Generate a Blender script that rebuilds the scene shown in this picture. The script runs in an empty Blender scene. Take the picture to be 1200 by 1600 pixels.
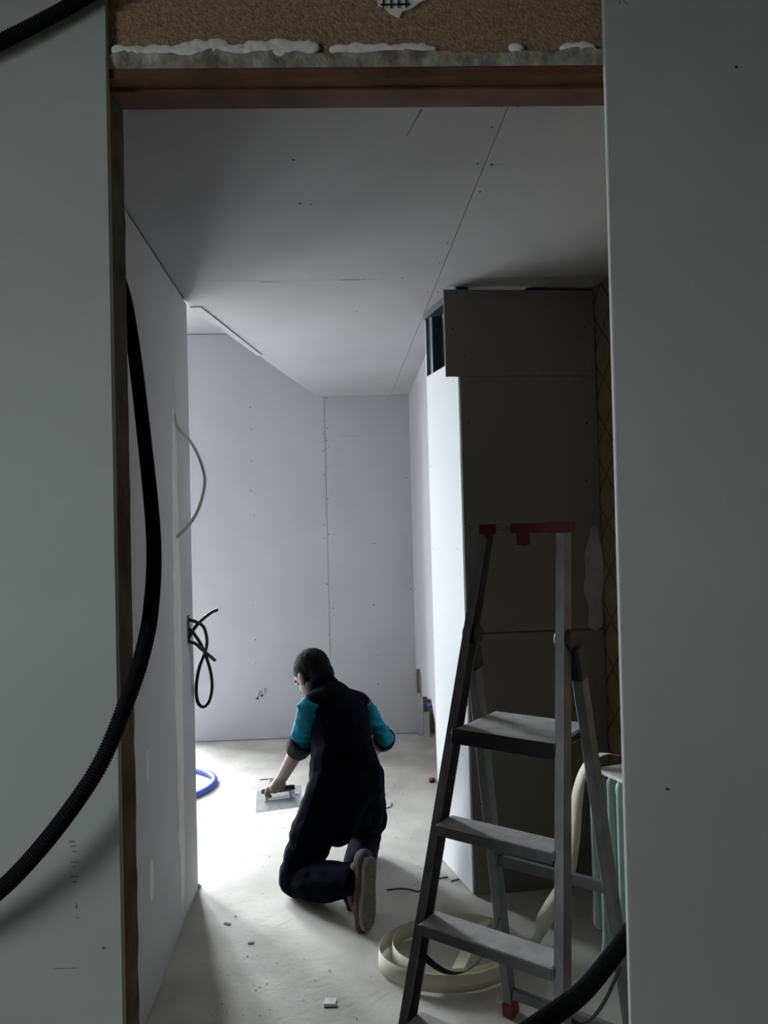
import bpy, bmesh, math, random
from mathutils import Vector, Matrix, noise

# ------------------------------------------------------------------ camera, light, exposure
scene = bpy.context.scene
COL = scene.collection
random.seed(7)
PI = math.pi

cam_data = bpy.data.cameras.new("camera")
cam = bpy.data.objects.new("camera", cam_data)
COL.objects.link(cam)
cam_data.sensor_fit = 'VERTICAL'
cam_data.sensor_height = 24.0
cam_data.lens = 24.0 * 1200.0 / 1600.0
cam_data.clip_start = 0.02
PITCH, ROLL = math.radians(1.4), math.radians(-1.5)
_r = Vector((1, 0, 0)); _f = Vector((0, math.cos(PITCH), math.sin(PITCH))); _u = Vector((0, -math.sin(PITCH), math.cos(PITCH)))
_r2 = _r * math.cos(ROLL) + _u * math.sin(ROLL)
_u2 = -_r * math.sin(ROLL) + _u * math.cos(ROLL)
cam.matrix_world = Matrix(((_r2.x, _u2.x, -_f.x, 0), (_r2.y, _u2.y, -_f.y, 0), (_r2.z, _u2.z, -_f.z, 1.5), (0, 0, 0, 1)))
scene.camera = cam

world = bpy.data.worlds.new("world")
scene.world = world
world.use_nodes = True
wn = world.node_tree.nodes
wn['Background'].inputs['Color'].default_value = (0.93, 0.96, 1.0, 1)   # plain overcast sky
wn['Background'].inputs['Strength'].default_value = 84.0

scene.view_settings.view_transform = 'Standard'
scene.view_settings.look = 'None'
scene.view_settings.exposure = 0.0
scene.view_settings.gamma = 1.0
scene.view_settings.use_curve_mapping = False
scene.cycles.use_denoising = True
scene.cycles.max_bounces = 10
scene.cycles.diffuse_bounces = 8
scene.cycles.transparent_max_bounces = 12
scene.cycles.sample_clamp_indirect = 6.0
scene.cycles.caustics_reflective = False
scene.cycles.caustics_refractive = False

# windows: (s0, s1, z0, z1); the two of the back room are given along the back wall, the one behind the camera along y
WIN_A = (-0.90, -0.16, 0.06, 2.72)
WIN_B = (-2.50, -1.27, 0.06, 2.72)
WIN_C = (-0.75, 0.08, 1.15, 2.40)

# ------------------------------------------------------------------ helpers
def new_obj(name, mesh, mat=None, parent=None):
    o = bpy.data.objects.new(name, mesh)
    COL.objects.link(o)
    if mat is not None:
        mesh.materials.clear(); mesh.materials.append(mat)
    if parent is not None:
        o.parent = parent
        o.matrix_parent_inverse = Matrix.Translation(-Vector(parent.location))
    return o

def empty(name, loc=(0, 0, 0)):
    o = bpy.data.objects.new(name, None)
    COL.objects.link(o); o.location = loc
    o.empty_display_size = 0.1
    return o

def tag(o, label=None, cat=None, group=None, kind=None):
    if label: o['label'] = label
    if cat: o['category'] = cat
    if group: o['group'] = group
    if kind: o['kind'] = kind
    return o

def bm_obj(name, bm, mat, parent=None, smooth=False, bevel=0.0):
    if bevel > 0:
        bmesh.ops.bevel(bm, geom=[e for e in bm.edges], offset=bevel, segments=1, affect='EDGES')
    bmesh.ops.recalc_face_normals(bm, faces=bm.faces)
    me = bpy.data.meshes.new(name)
    bm.to_mesh(me); bm.free()
    if smooth:
        for p in me.polygons: p.use_smooth = True
    return new_obj(name, me, mat, parent)

def struct(o):
    o['kind'] = 'structure'
    return o

def hexa(bm, a, b, c, d, off):
    """box from a bottom quad a,b,c,d extruded by off"""
    off = Vector(off)
    lo = [bm.verts.new(Vector(p)) for p in (a, b, c, d)]
    hi = [bm.verts.new(Vector(p) + off) for p in (a, b, c, d)]
    bm.faces.new(lo[::-1]); bm.faces.new(hi)
    for i in range(4):
        j = (i + 1) % 4
        bm.faces.new((lo[i], lo[j], hi[j], hi[i]))

def abox(bm, x0, x1, y0, y1, z0, z1):
    hexa(bm, (x0, y0, z0), (x1, y0, z0), (x1, y1, z0), (x0, y1, z0), (0, 0, z1 - z0))

def prism(bm, pts, off):
    """planar polygon (3D points) extruded by vector"""
    off = Vector(off)
    lo = [bm.verts.new(Vector(p)) for p in pts]
    hi = [bm.verts.new(Vector(p) + off) for p in pts]
    bm.faces.new(lo[::-1]); bm.faces.new(hi)
    n = len(pts)
    for i in range(n):
        j = (i + 1) % n
        bm.faces.new((lo[i], lo[j], hi[j], hi[i]))

def bar(bm, p0, p1, side, up, w0, h0, w1=None, h1=None):
    """rectangular bar from p0 to p1; cross-section axes side/up (half sizes w,h)"""
    p0, p1, side, up = Vector(p0), Vector(p1), Vector(side).normalized(), Vector(up).normalized()
    w1 = w0 if w1 is None else w1; h1 = h0 if h1 is None else h1
    q = []
    for p, w, h in ((p0, w0, h0), (p1, w1, h1)):
        q.append([bm.verts.new(p + side * sx * w + up * sy * h) for sx, sy in ((-1, -1), (1, -1), (1, 1), (-1, 1))])
    bm.faces.new(q[0][::-1]); bm.faces.new(q[1])
    for i in range(4):
        j = (i + 1) % 4
        bm.faces.new((q[0][i], q[0][j], q[1][j], q[1][i]))

def catmull(pts, step):
    pts = [Vector(p) for p in pts]
    P = [pts[0] * 2 - pts[1]] + pts + [pts[-1] * 2 - pts[-2]]
    out = []
    for i in range(1, len(P) - 2):
        for k in range(24):
            t = k / 24
            a, b, c, d = P[i - 1], P[i], P[i + 1], P[i + 2]
            out.append(0.5 * ((2 * b) + (c - a) * t + (2 * a - 5 * b + 4 * c - d) * t * t + (3 * b - a - 3 * c + d) * t ** 3))
    out.append(pts[-1])
    # resample evenly
    res = [out[0]]; need = step; 
    for a, b in zip(out, out[1:]):
        seg = (b - a).length
        pos = 0.0
        while seg - pos >= need:
            pos += need
            res.append(a.lerp(b, pos / seg)); need = step
        need -= (seg - pos)
    return res

def tube(bm, path, rad, seg=12, radf=None, cap=True):
    n = len(path)
    t0 = (path[1] - path[0]).normalized()
    ref = Vector((0, 0, 1)) if abs(t0.z) < 0.9 else Vector((1, 0, 0))
    nrm = (ref - t0 * ref.dot(t0)).normalized()
    rings = []
    for i, p in enumerate(path):
        t = (path[min(i + 1, n - 1)] - path[max(i - 1, 0)]).normalized()
        nrm = (nrm - t * nrm.dot(t)).normalized()
        bn = t.cross(nrm)
        r = rad if radf is None else radf(i, n)
        rings.append([bm.verts.new(p + (nrm * math.cos(2 * PI * k / seg) + bn * math.sin(2 * PI * k / seg)) * r) for k in range(seg)])
    for a, b in zip(rings, rings[1:]):
        for k in range(seg):
            j = (k + 1) % seg
            bm.faces.new((a[k], a[j], b[j], b[k]))
    if cap:
        bm.faces.new(rings[0][::-1]); bm.faces.new(rings[-1])

def cable(name, pts, rad, mat, label, cat, group=None, step=0.012):
    bm = bmesh.new()
    tube(bm, catmull(pts, step), rad, 10)
    o = bm_obj(name, bm, mat, None, True)
    return tag(o, label, cat, group)

def corrugated(name, pts, rad, mat, label, cat, group=None):
    bm = bmesh.new()
    path = catmull(pts, 0.00112)
    prof = [1.0, 1.0, 0.89, 0.89]
    tube(bm, path, rad, 14, lambda i, n: rad * prof[i % 4])
    o = bm_obj(name, bm, mat)
    return tag(o, label, cat, group)

def sphere_pts(c, r, nu=12, nv=8, sc=(1, 1, 1), rot=None):
    c = Vector(c); out = []
    for i in range(nv + 1):
        th = PI * i / nv
        for j in range(nu):
            ph = 2 * PI * j / nu
            v = Vector((math.sin(th) * math.cos(ph) * sc[0], math.sin(th) * math.sin(ph) * sc[1], math.cos(th) * sc[2])) * r
            if rot: v = rot @ v
            out.append(c + v)
            if i in (0, nv): break
    return out

def hull(bm, pts):
    vs = [bm.verts.new(p) for p in pts]
    r = bmesh.ops.convex_hull(bm, input=vs)
    junk = [g for g in r['geom_interior'] if isinstance(g, bmesh.types.BMVert)] + [g for g in r['geom_unused'] if isinstance(g, bmesh.types.BMVert)]
    if junk:
        bmesh.ops.delete(bm, geom=list(set(junk)), context='VERTS')

def capsule(bm, a, b, ra, rb):
    hull(bm, sphere_pts(a, ra) + sphere_pts(b, rb))

def ellip(bm, c, sc, rot=None):
    hull(bm, sphere_pts(c, 1.0, 18, 12, sc, rot))

def melt(name, bm, mat, voxel, smooth_it, parent=None, wrinkle=None, cut=None):
    """fuse overlapping solids into one continuous skin"""
    me = bpy.data.meshes.new(name + "_raw")
    bm.to_mesh(me); bm.free()
    t = bpy.data.objects.new(name + "_raw", me); COL.objects.link(t)
    m = t.modifiers.new("r", 'REMESH'); m.mode = 'VOXEL'; m.voxel_size = voxel; m.use_smooth_shade = True
    if smooth_it:
        s = t.modifiers.new("s", 'SMOOTH'); s.factor = 0.5; s.iterations = smooth_it
    dg = bpy.context.evaluated_depsgraph_get()
    out = bpy.data.meshes.new_from_object(t.evaluated_get(dg))
    bpy.data.objects.remove(t); bpy.data.meshes.remove(me)
    out.name = name
    if wrinkle:
        moved = [v.co + v.normal * wrinkle(v.co) for v in out.vertices]
        for v, c in zip(out.vertices, moved): v.co = c
    if cut:
        b2 = bmesh.new(); b2.from_mesh(out)
        for co, no in cut:
            bmesh.ops.bisect_plane(b2, geom=b2.verts[:] + b2.edges[:] + b2.faces[:], plane_co=co, plane_no=no, clear_outer=True)
        edges = [e for e in b2.edges if e.is_boundary]
        if edges: bmesh.ops.holes_fill(b2, edges=edges)
        b2.to_mesh(out); b2.free()
    for p in out.polygons: p.use_smooth = True
    return new_obj(name, out, mat, parent)

def ribbon(bm, path, widths, width, th=0.0012):
    """paper ribbon: path points with a width direction each"""
    n = len(path); rows = []
    for i in range(n):
        t = (path[min(i + 1, n - 1)] - path[max(i - 1, 0)]).normalized()
        w = widths[i] - t * widths[i].dot(t); w.normalize()
        nn = t.cross(w) * th / 2
        a, b = path[i] - w * width / 2, path[i] + w * width / 2
        rows.append([bm.verts.new(q) for q in (a - nn, b - nn, b + nn, a + nn)])
    bm.faces.new(rows[0][::-1]); bm.faces.new(rows[-1])
    for p, q in zip(rows, rows[1:]):
        for k in range(4):
            j = (k + 1) % 4
            bm.faces.new((p[k], p[j], q[j], q[k]))

# ------------------------------------------------------------------ materials
def material(name, col, rough=0.8, metal=0.0, var=0.0, scale=6.0, bump=0.0, bscale=60.0, col2=None, spec=None, detail=6.0):
    m = bpy.data.materials.new(name); m.use_nodes = True
    nt = m.node_tree; b = nt.nodes['Principled BSDF']
    b.inputs['Roughness'].default_value = rough
    b.inputs['Metallic'].default_value = metal
    if spec is not None: b.inputs['Specular IOR Level'].default_value = spec
    tc = nt.nodes.new('ShaderNodeTexCoord')
    if var > 0 or col2 is not None:
        nz = nt.nodes.new('ShaderNodeTexNoise'); nz.inputs['Scale'].default_value = scale; nz.inputs['Detail'].default_value = detail
        nt.links.new(tc.outputs['Object'], nz.inputs['Vector'])
        rp = nt.nodes.new('ShaderNodeValToRGB')
        c2 = col2 if col2 is not None else tuple(min(1, c * (1 + var)) for c in col)
        c1 = col if col2 is not None else tuple(c * (1 - var) for c in col)
        rp.color_ramp.elements[0].position = 0.35; rp.color_ramp.elements[1].position = 0.68
        rp.color_ramp.elements[0].color = (*c1, 1); rp.color_ramp.elements[1].color = (*c2, 1)
        nt.links.new(nz.outputs['Fac'], rp.inputs['Fac'])
        nt.links.new(rp.outputs['Color'], b.inputs['Base Color'])
    else:
        b.inputs['Base Color'].default_value = (*col, 1)
    if bump > 0:
        nb = nt.nodes.new('ShaderNodeTexNoise'); nb.inputs['Scale'].default_value = bscale; nb.inputs['Detail'].default_value = 5
        nt.links.new(tc.outputs['Object'], nb.inputs['Vector'])
        bp = nt.nodes.new('ShaderNodeBump'); bp.inputs['Strength'].default_value = bump; bp.inputs['Distance'].default_value = 0.01
        nt.links.new(nb.outputs['Fac'], bp.inputs['Height'])
        nt.links.new(bp.outputs['Normal'], b.inputs['Normal'])
    return m

M = {}
M['board'] = material('plasterboard_grey', (0.36, 0.358, 0.372), 0.9, var=0.035, scale=2.5, bump=0.03, bscale=180)
M['board_green'] = material('plasterboard_greenish', (0.41, 0.44, 0.425), 0.9, var=0.05, scale=3.0, bump=0.05, bscale=160)
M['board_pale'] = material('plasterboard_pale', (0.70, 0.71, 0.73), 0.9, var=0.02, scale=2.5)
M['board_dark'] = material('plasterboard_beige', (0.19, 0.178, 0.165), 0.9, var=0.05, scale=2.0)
M['board_edge'] = material('plaster_core', (0.78, 0.77, 0.74), 0.95, var=0.08, scale=40)
M['filler'] = material('joint_filler', (0.84, 0.83, 0.80), 0.85, var=0.05, scale=20, bump=0.1, bscale=90)
M['filler_grey'] = material('thin_filler', (0.36, 0.35, 0.34), 0.9, var=0.08, scale=20)
M['filler_pale'] = material('sanded_filler', (0.80, 0.79, 0.77), 0.9, var=0.06, scale=16)
M['board_left'] = material('plasterboard_brightened', (0.56, 0.56, 0.585), 0.9, var=0.035, scale=2.5, bump=0.03, bscale=180)  # paler board colour stands in for more light on the passage wall
M['plaster'] = material('old_plaster', (0.16, 0.145, 0.12), 0.95, bump=0.6, bscale=70, col2=(0.50, 0.48, 0.43), scale=30)
M['masonry'] = material('masonry', (0.27, 0.26, 0.24), 0.95, var=0.1, scale=8)
M['concrete'] = material('concrete_screed', (0.45, 0.43, 0.395), 0.85, bump=0.25, bscale=45, col2=(0.62, 0.60, 0.555), scale=3.2, detail=12)
M['chip'] = material('fibreboard', (0.24, 0.155, 0.09), 0.9, bump=0.5, bscale=220, col2=(0.40, 0.28, 0.18), scale=120)
M['wood'] = material('dark_timber', (0.115, 0.050, 0.028), 0.75, var=0.35, scale=9, bump=0.2, bscale=60)
M['jamb'] = material('raw_jamb', (0.105, 0.082, 0.065), 0.9, var=0.35, scale=18, bump=0.4, bscale=50)
M['screw'] = material('screw_black', (0.03, 0.03, 0.03), 0.6)
M['steel'] = material('galvanised_steel', (0.42, 0.44, 0.46), 0.45, 0.7, var=0.1, scale=20)
M['blade'] = material('trowel_blade', (0.62, 0.64, 0.66), 0.5, 0.35, var=0.1, scale=30)
M['steel_dark'] = material('track_steel_and_hollow_shade', (0.05, 0.06, 0.08), 0.5, 0.6)
M['alu'] = material('dusty_aluminium', (0.185, 0.19, 0.20), 0.45, 0.45, var=0.2, scale=14, bump=0.08, bscale=90)
M['tread'] = material('dusty_tread', (0.45, 0.45, 0.46), 0.8, 0.0, bump=0.2, bscale=120, col2=(0.62, 0.62, 0.62), scale=22)
M['blackplastic'] = material('black_plastic', (0.012, 0.012, 0.014), 0.45)
M['strap'] = material('black_webbing', (0.01, 0.01, 0.011), 0.9, spec=0.1)
M['red'] = material('red_tape', (0.10, 0.004, 0.013), 0.7, var=0.15, scale=30)
M['redplastic'] = material('red_plastic', (0.20, 0.02, 0.028), 0.6)
M['hose'] = material('black_conduit', (0.003, 0.0045, 0.006), 0.7, spec=0.15)
M['cable'] = material('black_cable', (0.008, 0.008, 0.01), 0.5)
M['bluehose'] = material('blue_hose', (0.03, 0.10, 0.50), 0.4)
M['whitecable'] = material('white_cable', (0.62, 0.61, 0.59), 0.6)
M['tape'] = material('paper_tape', (0.68, 0.65, 0.54), 0.85, var=0.05, scale=8)
M['radiator'] = material('radiator_green_enamel', (0.40, 0.56, 0.51), 0.5, var=0.12, scale=12)
M['paper'] = material('paper_white', (0.7, 0.7, 0.7), 0.8, var=0.05, scale=10)
M['bluecap'] = material('blue_cap', (0.05, 0.35, 0.75), 0.4)
M['skin'] = material('skin', (0.10, 0.057, 0.042), 0.6, var=0.08, scale=25)
M['hair'] = material('dark_hair', (0.004, 0.0035, 0.0035), 0.8, bump=0.5, bscale=150, spec=0.08)
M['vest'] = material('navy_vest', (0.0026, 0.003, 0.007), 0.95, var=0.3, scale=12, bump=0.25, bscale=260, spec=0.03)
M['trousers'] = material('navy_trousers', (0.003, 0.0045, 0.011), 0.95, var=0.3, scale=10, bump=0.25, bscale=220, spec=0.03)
M['sleeve'] = material('teal_sleeve', (0.006, 0.17, 0.25), 0.9, var=0.15, scale=16, bump=0.2, bscale=240, spec=0.2)
M['cuff'] = material('charcoal_cuff', (0.016, 0.019, 0.022), 0.9, spec=0.05)
M['shoe'] = material('brown_shoe', (0.075, 0.048, 0.04), 0.8, var=0.2, scale=20)
M['sole'] = material('grey_sole', (0.20, 0.19, 0.182), 0.85, var=0.1, scale=30, bump=0.2, bscale=120)
M['eye'] = material('eye', (0.5, 0.5, 0.5), 0.2)
M['lip'] = material('mark_grey', (0.20, 0.21, 0.20), 0.9, var=0.4, scale=150)
M['win'] = material('white_window_paint', (0.78, 0.78, 0.76), 0.5)
M['stone'] = material('rubble', (0.34, 0.32, 0.29), 0.95, var=0.3, scale=60)
M['terrace'] = material('terrace', (0.4, 0.4, 0.38), 0.9, var=0.1, scale=2)

def glass_mat(name='window_glass', t=(0.93, 0.95, 0.95)):
    m = bpy.data.materials.new(name); m.use_nodes = True
    nt = m.node_tree; nt.nodes.clear()
    out = nt.nodes.new('ShaderNodeOutputMaterial'); mix = nt.nodes.new('ShaderNodeMixShader')
    tr = nt.nodes.new('ShaderNodeBsdfTransparent'); gl = nt.nodes.new('ShaderNodeBsdfGlossy')
    tr.inputs['Color'].default_value = (*t, 1); gl.inputs['Roughness'].default_value = 0.02
    mix.inputs['Fac'].default_value = 0.06
    nt.links.new(tr.outputs[0], mix.inputs[1]); nt.links.new(gl.outputs[0], mix.inputs[2]); nt.links.new(mix.outputs[0], out.inputs['Surface'])
    return m
M['glass'] = glass_mat()
M['glass_dimmed'] = glass_mat('window_glass_dimmed', (0.40, 0.405, 0.40))  # tint added to dim and soften the light of the unseen side window

def wallpaper_mat():
    """old brown wall covering with a diagonal lattice of dark lines"""
    m = material('lattice_wall_covering', (0.24, 0.18, 0.115), 0.9, var=0.15, scale=8)
    nt = m.node_tree; b = nt.nodes['Principled BSDF']
    src = b.inputs['Base Color'].links[0].from_socket
    geo = nt.nodes.new('ShaderNodeTexCoord'); sep = nt.nodes.new('ShaderNodeSeparateXYZ')
    nt.links.new(geo.outputs['Object'], sep.inputs[0])
    def mth(op, a, v):
        n = nt.nodes.new('ShaderNodeMath'); n.operation = op
        for k, s in enumerate((a, v)):
            if isinstance(s, (int, float)): n.inputs[k].default_value = s
            else: nt.links.new(s, n.inputs[k])
        return n.outputs[0]
    masks = []
    for sg in (1, -1):
        d = mth('ADD', sep.outputs['Z'], mth('MULTIPLY', sep.outputs['Y'], 1.1 * sg))
        fr = mth('FRACT', mth('MULTIPLY', d, 5.0), 0.0)
        masks.append(mth('LESS_THAN', fr, 0.09))
    mk = mth('MAXIMUM', masks[0], masks[1])
    mx = nt.nodes.new('ShaderNodeMix'); mx.data_type = 'RGBA'
    nt.links.new(mk, mx.inputs['Factor']); nt.links.new(src, mx.inputs['A']); mx.inputs['B'].default_value = (0.12, 0.08, 0.052, 1)
    nt.links.new(mx.outputs['Result'], b.inputs['Base Color'])
    return m
M['lattice'] = wallpaper_mat()

# ------------------------------------------------------------------ the setting
CEIL = 2.51
HIGH = 2.985
L0, L1 = Vector((-0.700, 1.28, 0)), Vector((-0.832, 3.306, 0))          # left passage wall, inner face
BDIR = Vector((1.631, 0.085, 0)).normalized(); BOUT = Vector((-BDIR.y, BDIR.x, 0))
B0 = Vector((-1.414, 5.616, 0))
def bw(s, t, z): return B0 + BDIR * s + BOUT * t + Vector((0, 0, z))     # back wall frame: along, outward, up

bm = bmesh.new(); abox(bm, -4.9, 2.6, -2.6, 5.62, -0.12, 0.0)
hexa(bm, (-4.9, 5.4, -0.12), (2.6, 5.4, -0.12), (2.6, 6.2, -0.12), (-4.9, 6.2, -0.12), (0, 0, 0.1199))
struct(bm_obj('floor', bm, M['concrete']))
bm = bmesh.new(); abox(bm, -14, 10, -14, 16, -0.3, -0.2)
struct(bm_obj('ground', bm, M['terrace']))

# --- back wall with two window openings
bm = bmesh.new()
s0, s1, zt, th = -3.45, 4.10, 3.2, 0.36
cuts = [(WIN_B[0], WIN_B[1]), (WIN_A[0], WIN_A[1])]
cur = s0
def bbox(s_a, s_b, t_a, t_b, z_a, z_b, m=None):
    mm = bm if m is None else m
    hexa(mm, bw(s_a, t_a, z_a), bw(s_b, t_a, z_a), bw(s_b, t_b, z_a), bw(s_a, t_b, z_a), (0, 0, z_b - z_a))
for a, b in cuts:
    bbox(cur, a, 0.013, th, 0, zt); bbox(a, b, 0.013, th, 0, WIN_A[2]); bbox(a, b, 0.013, th, WIN_A[3], zt); cur = b
bbox(cur, s1, 0.013, th, 0, zt)
wall_back = struct(bm_obj('wall_back', bm, M['masonry']))

SCREWS = []      # (point, normal, owner)
def sheet_back(name, sa, sb, za, zb):
    b2 = bmesh.new(); g = 0.0016; gz = 0.0005
    bbox(sa + g, sb - g, 0.0, 0.0125, za + gz, zb - gz, b2)
    return bm_obj(name, b2, M['board'], wall_back)
SE = -0.42 + 1.414
sheet_back('plasterboard_sheet', -0.14, SE, 0.006, 2.98)
sheet_back('plasterboard_sheet', SE, 1.628, 0.006, 2.207)
sheet_back('plasterboard_sheet', SE, 1.628, 2.207, 2.98)
sheet_back('plasterboard_sheet', WIN_B[1] + 0.02, WIN_A[0] - 0.02, 0.006, 2.98)
sheet_back('plasterboard_sheet', s0 + 0.02, WIN_B[0] - 0.02, 0.006, 2.98)
for a, b in cuts:
    sheet_back('plasterboard_sheet', a - 0.018, b + 0.018, 0.006, WIN_A[2])
    sheet_back('plasterboard_sheet', a - 0.018, b + 0.018, WIN_A[3], 2.98)

def screw_field(parent, pts, nrm, r=0.0045):
    b2 = bmesh.new(); nrm = Vector(nrm).normalized()
    ax = nrm.orthogonal().normalized(); ay = nrm.cross(ax)
    for p in pts:
        p = Vector(p) + Vector((random.uniform(-.012, .012), random.uniform(-.002, .002), random.uniform(-.025, .025))) * (1 if abs(nrm.z) < .5 else .2)
        rr = r * random.uniform(0.7, 1.15)
        lo = [b2.verts.new(p + (ax * math.cos(k * PI / 3) + ay * math.sin(k * PI / 3)) * rr) for k in range(6)]
        c = b2.verts.new(p + nrm * 0.0012)
        for k in range(6): b2.faces.new((lo[k], lo[(k + 1) % 6], c))
    o = bm_obj('screw_heads', b2, M['screw'], parent)
    o['kind'] = 'stuff'
    return o
sp = []
for z in [0.55, 0.75, 1.0, 1.2, 1.42, 1.62, 1.83, 2.0, 2.06, 2.28, 2.42, 0.3]:
    sp.append(bw(-0.965 + 1.414, -0.0002, z))
for z in [0.72, 0.92, 1.1, 1.3, 1.48, 1.55, 1.75, 1.95, 2.1, 2.12, 2.19, 2.24, 2.3, 2.48]:
    sp.append(bw(SE - 0.016, -0.0002, z)); sp.append(bw(SE + 0.018, -0.0002, z + 0.01))
for z in [0.45, 0.75, 1.05, 1.35, 1.65, 1.9]:
    sp.append(bw(1.60, -0.0002, z))
for z in [0.35, 0.6, 0.95, 1.4]: sp.append(bw(1.33, -0.0002, z))
screw_field(wall_back, sp, -BOUT)

# windows of the back room
def make_window(name, win, mid=True):
    e = None
    a, b, z0, z1 = win
    fr = bmesh.new(); t0, t1 = 0.24, 0.31; w = 0.06
    bbox(a, a + w, t0, t1, z0, z1, fr); bbox(b - w, b, t0, t1, z0, z1, fr)
    bbox(a + w, b - w, t0, t1, z0, z0 + w, fr); bbox(a + w, b - w, t0, t1, z1 - w, z1, fr)
    m_ = (a + b) / 2
    bbox(m_ - 0.035, m_ + 0.035, t0, t1, z0 + w, z1 - w, fr)
    f = struct(bm_obj(name, fr, M['win']))
    for p, q in ((a + w, m_ - 0.035), (m_ + 0.035, b - w)):
        pb = bmesh.new(); bbox(p, q, 0.27, 0.275, z0 + w, z1 - w, pb)
        bm_obj('pane', pb, M['glass'], f)
    sb = bmesh.new(); bbox(a + 0.002, b - 0.002, 0.013, 0.24, z0 - 0.0, z0 + 0.02, sb)
    bm_obj('window_sill', sb, M['win'], f)
    return f
make_window('window_1', WIN_A); make_window('window_2', WIN_B)

def portal(name, loc, direction, w, h):
    ld = bpy.data.lights.new(name, 'AREA'); ld.shape = 'RECTANGLE'; ld.size = w; ld.size_y = h
    ld.cycles.is_portal = True
    o = bpy.data.objects.new(name, ld); COL.objects.link(o)
    o.location = loc
    o.rotation_euler = Vector(direction).to_track_quat('-Z', 'Y').to_euler()
    return o
for n_, w_ in (('daylight_window_one', WIN_A), ('daylight_window_two', WIN_B)):
    portal(n_, bw((w_[0] + w_[1]) / 2, 0.33, (w_[2] + w_[3]) / 2), -BOUT, w_[1] - w_[0], w_[3] - w_[2])

# --- left passage wall with its return into the side room
LD = (L1 - L0).normalized(); LN = Vector((LD.y, -LD.x, 0))          # LN points into the passage
def lw(s, t, z): return L0 + LD * s + LN * t + Vector((0, 0, z))
LLEN = (L1 - L0).length
bm = bmesh.new()
hexa(bm, lw(0, -0.0125, 0), lw(LLEN, -0.0125, 0), lw(LLEN, -0.12, 0), lw(0, -0.12, 0), (0, 0, 3.2))
hexa(bm, (-0.94, 3.306, 0), (-4.7, 3.10, 0), (-4.7, 2.98, 0), (-0.94, 3.18, 0), (0, 0, 3.2))
wall_left = struct(bm_obj('wall_left', bm, M['board']))
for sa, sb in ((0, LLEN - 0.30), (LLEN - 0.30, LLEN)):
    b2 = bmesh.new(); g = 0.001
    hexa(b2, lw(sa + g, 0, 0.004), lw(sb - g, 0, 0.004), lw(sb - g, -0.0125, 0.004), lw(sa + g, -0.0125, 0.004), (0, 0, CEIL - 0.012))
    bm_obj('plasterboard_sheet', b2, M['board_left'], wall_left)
def wobble_strip(name, frame, s0_, s1_, z0_, z1_, mat, parent, amp=0.008, th_=0.0008, n=26):
    """irregular smear of filler on a wall frame(s,t,z)"""
    b2 = bmesh.new(); lo = []; hi = []
    for k in range(n + 1):
        z = z0_ + (z1_ - z0_) * k / n
        e = max(0.0, math.sin(PI * k / n)) ** 0.35
        c = (s0_ + s1_) / 2; h = (s1_ - s0_) / 2 * e + 0.002
        a = c - h + noise.noise(Vector((z * 9, s0_ * 7, 1))) * amp
        b = c + h + noise.noise(Vector((z * 8, s1_ * 7, 5))) * amp
        lo.append((b2.verts.new(frame(a, 0.0001, z)), b2.verts.new(frame(b, 0.0001, z))))
        hi.append((b2.verts.new(frame(a + .001, th_, z)), b2.verts.new(frame(b - .001, th_, z))))
    for k in range(n):
        b2.faces.new((hi[k][0], hi[k][1], hi[k + 1][1], hi[k + 1][0]))
        b2.faces.new((lo[k][0], hi[k][0], hi[k + 1][0], lo[k + 1][0]))
        b2.faces.new((hi[k][1], lo[k][1], lo[k + 1][1], hi[k + 1][1]))
    b2.faces.new((lo[0][0], lo[0][1], hi[0][1], hi[0][0])); b2.faces.new((lo[n][0], lo[n][1], hi[n][1], hi[n][0]))
    return bm_obj(name, b2, mat, parent)
wobble_strip('filler_strip', lw, LLEN - 0.385, LLEN - 0.255, 0.06, 2.0, M['filler_pale'], wall_left, 0.02)
wobble_strip('filler_strip', lw, LLEN - 0.34, LLEN - 0.28, 0.42, 0.72, M['filler'], wall_left, 0.03, 0.0016)
wobble_strip('filler_patch', lw, 1.205, 1.250, 0.33, 0.46, M['filler'], wall_left, 0.01)
wobble_strip('filler_patch', lw, 1.19, 1.215, 0.72, 0.82, M['filler'], wall_left, 0.01)
screw_field(wall_left, [lw(1.31, 0.0003, z) for z in (2.15, 1.9, 1.0)] + [lw(LLEN - 0.26, 0.0003, z) for z in (0.18, 0.24, 2.2, 0.9)], LN, 0.004)
b2 = bmesh.new()   # chipped corner at the foot of the wall end
for k in range(7):
    c = lw(LLEN - 0.002 + random.uniform(-.02, .006), random.uniform(-.02, .012), 0.01 + 0.016 * k)
    hull(b2, [c + Vector((random.uniform(-.016, .016), random.uniform(-.018, .018), random.uniform(-.012, .012))) for _ in range(9)])
bm_obj('chipped_plaster', b2, M['stone'], wall_left)

bm = bmesh.new(); abox(bm, -4.82, -4.70, 2.9, 6.0, 0, 3.2); struct(bm_obj('wall_far_left', bm, M['board']))

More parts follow.
